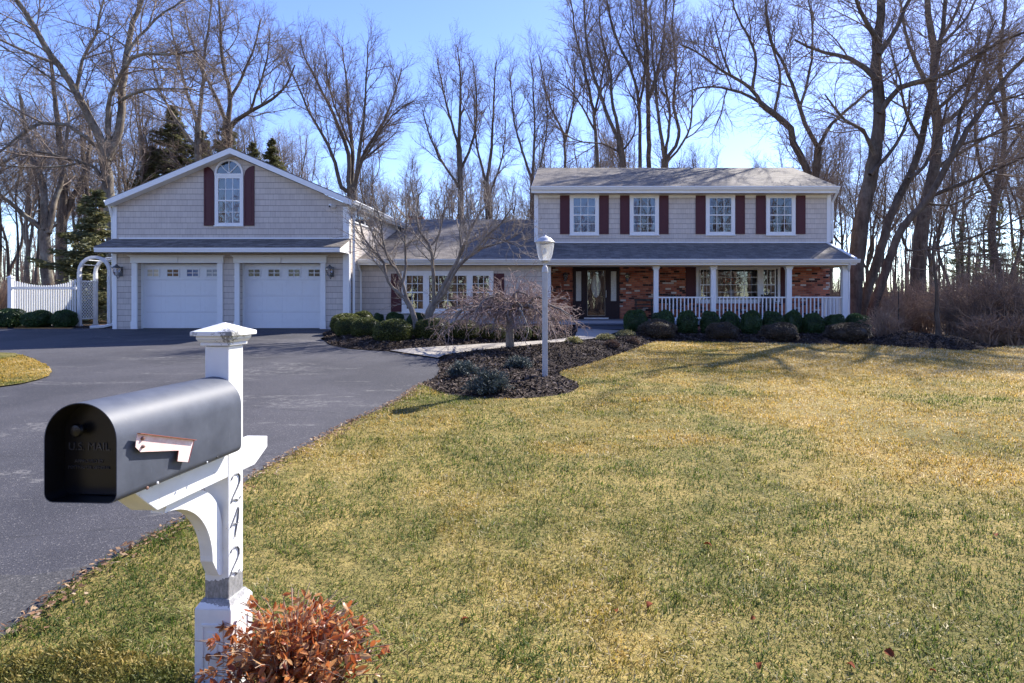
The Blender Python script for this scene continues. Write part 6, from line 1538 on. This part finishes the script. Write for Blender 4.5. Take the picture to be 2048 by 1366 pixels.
# dwarf blue spruces and variegated tufts in the mulch island
M_BLUE = leafmat('blue_needles', [(0, (.020,.028,.026)), (.5, (.060,.080,.075)), (1, (.14,.17,.155))], trans=.15, rough=.6)
def dwarf(px0, px1, pyt, pyb, seed, label):
    rng = np.random.default_rng(seed); pxm = (px0+px1)/2; x, Y = G(pxm, pyb-4); w = (px1-px0)*Y/FX/2; g0 = float(mz('A', np.array([x]), np.array([Y]))[0]); h = EYE+(CY-pyt)*Y/FX-g0
    parts, rn = [], []; T = Tubes()
    for i in range(70):
        az = rng.uniform(0, 6.28); el = rng.uniform(.08, 1.35); l = rng.uniform(.72, 1.05); d = np.array([math.cos(az)*math.cos(el)*w, math.sin(az)*math.cos(el)*w, math.sin(el)*h])*l
        P = np.array([(0, 0, .02), d*.5+np.array([0, 0, .03]), d]); T.add(P, np.array([.009, .006, .003]), 3)
        k = 80; u = rng.uniform(.25, 1.02, k)[:, None]; c = d*u+rng.normal(0, .028, (k, 3)); a = norm(norm(d)*.8+rng.normal(size=(k, 3))*.55)*rng.uniform(.018, .036, (k, 1)); b_ = norm(np.cross(a, rng.normal(size=(k, 3))))*.006
        parts.append(leaf_quads(c, a, b_)); rn.append(np.clip(rng.random(k)*.6+.4*(u[:, 0]-.3), 0, 1))
    V, F = merge(parts); V[:, 2] = np.maximum(V[:, 2], 0); t = thing('dwarf_spruce', (x, Y, g0), label, 'shrub', 'dwarf blue spruces in the mulch')
    link('branches', T.mesh('branches', M_BARK2), t); link('foliage', npmesh('foliage', V, F, M_BLUE, {'rnd': np.repeat(np.concatenate(rn), 4)}), t)
dwarf(893,962,724,764,61,'dwarf blue spruce at the driveway side of the mulch island'); dwarf(1006,1068,716,751,62,'dwarf blue spruce nearest the lamp post, farthest back of three'); dwarf(928,1026,738,794,63,'largest dwarf blue spruce at the front of the mulch island')
M_VAR = leafmat('variegated_leaves', [(0, (.08,.085,.03)), (.5, (.27,.25,.11)), (1, (.50,.46,.27))], trans=.3, rough=.5)
M_HEATH = leafmat('withered_leaves', [(0, (.05,.03,.022)), (.5, (.16,.10,.07)), (1, (.30,.22,.15))], trans=.2, rough=.7)
def tuft(px0, px1, pyt, pyb, seed, label, m, grp):
    rng = np.random.default_rng(seed); x, Y = G((px0+px1)/2, pyb); w = (px1-px0)*Y/FX/2; g0 = float(mz('A', np.array([x]), np.array([Y]))[0]); h = max(.16, EYE+(CY-pyt)*Y/FX-g0); n = 1500
    d = rand_dirs(n, rng); d[:, 2] = np.abs(d[:, 2]); c = d*np.array([w, w, h])*rng.uniform(.35, 1, (n, 1)); a = norm(d+rng.normal(size=(n, 3))*.6)*rng.uniform(.018, .045, (n, 1)); b_ = norm(np.cross(a, rng.normal(size=(n, 3))))*rng.uniform(.006, .012, (n, 1))
    V, F = leaf_quads(c, a, b_); o = link('evergreen_tuft', npmesh('evergreen_tuft', V, F, m, {'rnd': np.repeat(rng.random(n), 4)})); o.location = (x, Y, g0); tag(o, label, 'plant', grp)
tuft(1128,1166,680,694,71,'cream variegated tuft at the end of the walkway', M_VAR, 'pale tufts in the mulch'); tuft(1190,1232,668,686,72,'cream variegated tuft between two others in the mulch', M_VAR, 'pale tufts in the mulch'); tuft(1230,1272,659,678,73,'cream variegated tuft nearest the porch steps', M_VAR, 'pale tufts in the mulch')
tuft(1206,1240,684,700,74,'withered brown tuft below the middle variegated one', M_HEATH, 'brown tufts in the mulch'); tuft(1252,1280,674,690,75,'withered brown tuft near the left dome shrub', M_HEATH, 'brown tufts in the mulch')

# ---- bare thickets
def thicket(w, h, n, seed, lean=.9, dens=(3.2, 5.5), l1=(.5, 1.3)):
    rng = np.random.default_rng(seed); T, C = Tubes(), Tubes(); limbs = []
    for i in range(n):
        az = rng.uniform(0, 6.28); sp_ = rng.random()**.6; hh = h*rng.uniform(.55, 1)*(1.05-.45*sp_); b0 = np.array([math.cos(az), math.sin(az), 0])*rng.uniform(0, .25)*w; tip = np.array([math.cos(az)*w*sp_*lean, math.sin(az)*w*sp_*lean, hh])
        P = resample([b0+np.array([0, 0, -.1]), b0*.6+tip*np.array([.35, .35, .42]), tip*np.array([.72, .72, .78]), tip], .25); P = P+rng.normal(0, .02, P.shape); Rr = np.linspace(rng.uniform(.014, .032), .006, len(P)); C.add(P, Rr, 4); limbs.append((P, Rr))
    grow(rng, limbs, [dict(dens=dens[0], len=l1, ang=(25, 65), up=.03, wand=.16, seg=5, sides=3, t0=.12, rk=.010, rmin=.0065), dict(dens=dens[1]*.7, len=(.25, .7), ang=(25, 65), up=.03, wand=.18, seg=3, sides=3, t0=.1, rk=.010, rmin=.0055)], T, C)
    return C
tk = [thicket(1.5, 2.6, 60, 81).mesh('thicket', M_TWIG3), thicket(1.8, 2.9, 70, 82).mesh('thicket', M_TWIG2), thicket(.75, 1.0, 55, 83, dens=(5, 7), l1=(.25, .6)).mesh('thicket', M_TWIG3)]
def th(px, Y, k, s, label, grp, sz=None):
    o = link('bare_shrub', tk[k]); x = (px-CX)*Y/FX; o.location = (x, Y, float(gz(x, Y))); o.scale = (s, s, sz or s); o.rotation_euler = (0, 0, random.uniform(0, 6.28)); tag(o, label, 'shrub', grp)
gt = 'bare thicket right of the lawn'
for px, Y, k, s, sz, lab in ((1768,18.2,2,.85,1.0,'small reddish twiggy bush just right of the porch boxwoods'), (1800,21,0,.62,.62,'reddish bare bush behind the thin black rod'), (1850,21.5,0,.85,.8,'reddish bare bush directly behind the slim young tree'), (1900,20,0,.9,.86,'broad reddish bare bush right behind the slim young tree'),
        (1945,19.2,1,.85,.82,'tall brown bare bush right of the mulch mound'), (1995,18.6,0,1.0,.95,'tall reddish bare bush near the right edge'), (2050,18.4,1,1.0,.9,'brown bare bush cut by the right edge of the photo'), (1975,17.4,2,1.2,.9,'low twiggy bush sprawling at the end of the mulch mound'), (2030,17.2,2,1.3,.95,'low twiggy bush at the lawn edge by the right border'),
        (1825,24,1,.8,.75,'brown bush behind the gap between the rod and the young tree'), (1925,24,1,1.0,1.0,'brown brush deep behind the reddish bushes'), (2015,23,1,1.1,1.1,'deep brown brush behind the bushes at the right border')):
    th(px, Y, k, s, lab, gt, sz)
for px, Y, k, s in ((20,30,1,.8),(70,34,1,.9),(120,31,0,.8),(-10,27,0,.8),(165,28,1,.6),(45,40,1,1.1),(140,40,1,1.1),(-50,36,1,1.1),(1690,34,1,.9),(1665,40,1,1.1),(1755,36,0,1.0),(1800,38,1,1.1),(1960,32,1,1.2),(2060,30,1,1.2)):
    th(px, Y, k, s, 'brown undergrowth bush among the trunks beyond the picket fence' if px < 400 else 'brown undergrowth bush among the trunks right of the porch', 'undergrowth of the wood')

# ---- foreground plants
M_LEUC = leafmat('red_shrub_leaves', [(0, (.050,.060,.018)), (.10, (.10,.085,.02)), (.2, (.14,.032,.016)), (.40, (.34,.085,.028)), (.62, (.50,.185,.055)), (.82, (.54,.29,.13)), (1, (.66,.55,.34))], trans=.45, rough=.38, spec=.5, vary=6, namt=.2)
def red_shrub():
    rng = np.random.default_rng(91); bx, by, g0 = -1.09, 2.36, 0.0; T = Tubes(); V, F, r_, nv = [], [], [], 0
    for i in range(200):
        az = rng.uniform(0, 6.28); q = rng.random()**.55; q = q*(1.35 if i % 23 == 0 else 1); tip = np.array([math.cos(az)*q*.40, math.sin(az)*q*.31, rng.uniform(.26, .47)*(1.12-.5*q**2)]); b0 = np.array([math.cos(az), math.sin(az), 0])*.08*q
        P = resample([b0, b0+tip*np.array([.25, .25, .5]), tip*np.array([.65, .65, .9]), tip], .04); T.add(P, np.linspace(.0035, .0015, len(P)), 4)
        seg = len(P)
        for j in range(16):
            t = rng.uniform(.32, 1); k = min(seg-2, int(t*(seg-1))); p = P[k]+rng.normal(0, .006, 3); tg = P[k+1]-P[k]; tg /= np.linalg.norm(tg)+1e-9
            o_ = rng.normal(size=3); o_ -= tg*(o_@tg); o_ /= np.linalg.norm(o_); d = tg*.55+o_*.85+np.array([0, 0, -.15]); d /= np.linalg.norm(d); s = np.cross(d, rng.normal(size=3)); s /= np.linalg.norm(s); nn = np.cross(s, d)
            L = rng.uniform(.024, .047); wd = L*rng.uniform(.20, .31); cu = rng.uniform(-.5, .9); fo = rng.uniform(.2, .9); vs = []
            for u, ww in ((0, .12), (.3, .85), (.65, .8), (1, .06)):
                c = p+d*L*u+nn*L*cu*(u*u)*.5
                vs += [c-s*wd*ww+nn*wd*ww*fo, c, c+s*wd*ww+nn*wd*ww*fo]
            V += vs; F += [[nv+3*a+b_, nv+3*a+b_+1, nv+3*a+b_+4, nv+3*a+b_+3] for a in range(3) for b_ in range(2)]; nv += 12
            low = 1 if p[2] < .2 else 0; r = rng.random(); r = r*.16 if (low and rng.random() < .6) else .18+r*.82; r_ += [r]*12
    t = thing('leafy_shrub', (bx, by, g0), 'low shrub with curled orange red winter leaves at the foot of the mailbox post', 'shrub')
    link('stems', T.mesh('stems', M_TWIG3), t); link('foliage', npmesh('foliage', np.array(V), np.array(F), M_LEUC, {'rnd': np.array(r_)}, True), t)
red_shrub()
M_JUN = leafmat('gold_juniper', [(0, (.035,.042,.012)), (.35, (.10,.115,.028)), (.7, (.25,.19,.045)), (1, (.44,.30,.09))], trans=.25, rough=.6, namt=.45, vary=5)
def juniper():
    rng = np.random.default_rng(92); n = 42000; x = rng.uniform(-3.1, -1.42, n); y = rng.uniform(2.05, 2.98, n)
    cx_ = -2.25; edge = 2.80+.06*np.sin(5*x)+.04*np.sin(11*x+1)-.14*((x+2.25)/.85)**2; k = y < edge; x, y = x[k], y[k]; n = len(x); e = (edge[k]-y)
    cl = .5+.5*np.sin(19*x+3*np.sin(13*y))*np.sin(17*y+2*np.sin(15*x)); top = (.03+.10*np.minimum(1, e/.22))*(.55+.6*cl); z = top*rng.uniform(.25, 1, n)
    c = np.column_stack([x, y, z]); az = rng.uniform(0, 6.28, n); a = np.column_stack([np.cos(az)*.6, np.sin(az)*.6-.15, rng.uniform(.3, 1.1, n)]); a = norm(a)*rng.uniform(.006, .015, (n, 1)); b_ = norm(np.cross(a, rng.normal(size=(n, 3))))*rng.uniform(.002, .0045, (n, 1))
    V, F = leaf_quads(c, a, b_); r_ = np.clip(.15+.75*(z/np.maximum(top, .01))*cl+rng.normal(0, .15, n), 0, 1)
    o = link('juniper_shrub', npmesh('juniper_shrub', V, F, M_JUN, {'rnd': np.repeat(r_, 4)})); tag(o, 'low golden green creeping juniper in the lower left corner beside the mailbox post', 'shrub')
juniper()

# ================================================================== LIGHT, SKY, CAMERA
w = bpy.data.worlds.new('World'); SC.world = w; w.use_nodes = True; nt = w.node_tree
sky = nt.nodes.new('ShaderNodeTexSky'); sky.sky_type = 'NISHITA'; sky.sun_disc = False; sky.sun_elevation = R(SUN_EL); sky.sun_rotation = R(SUN_AZ)
sky.altitude = 50; sky.air_density = .85; sky.dust_density = .15; sky.ozone_density = 2.6
bg = nt.nodes['Background']; bg.inputs[1].default_value = .15; hs = nd(nt, 'ShaderNodeHueSaturation', Hue=.52, Saturation=1.14, Color=sky.outputs[0]); nt.links.new(hs.outputs[0], bg.inputs[0])
sl = bpy.data.lights.new('sun', 'SUN'); sl.energy = 5.0; sl.angle = R(.53); sl.color = (1, .945, .86)
so = bpy.data.objects.new('sun', sl); COL.objects.link(so)
v = Vector((math.sin(R(SUN_AZ))*math.cos(R(SUN_EL)), math.cos(R(SUN_AZ))*math.cos(R(SUN_EL)), math.sin(R(SUN_EL))))
so.rotation_euler = v.to_track_quat('Z', 'Y').to_euler(); so.location = (20, 30, 40)
cam = bpy.data.cameras.new('camera'); cam.sensor_width = 36; cam.lens = FX/2048*36; cam.shift_x = (1024-CX)/2048; cam.shift_y = -(683-CY)/2048; cam.clip_start = .05; cam.clip_end = 2000
co = bpy.data.objects.new('camera', cam); COL.objects.link(co); co.location = (0, 0, EYE); co.rotation_euler = (R(90), 0, 0); SC.camera = co
SC.view_settings.view_transform = 'Standard'; SC.view_settings.look = 'None'; SC.view_settings.exposure = 1.2; SC.view_settings.gamma = 1
SC.cycles.max_bounces = 6; SC.cycles.sample_clamp_indirect = 1.5; SC.cycles.transparent_max_bounces = 12; SC.cycles.use_denoising = True
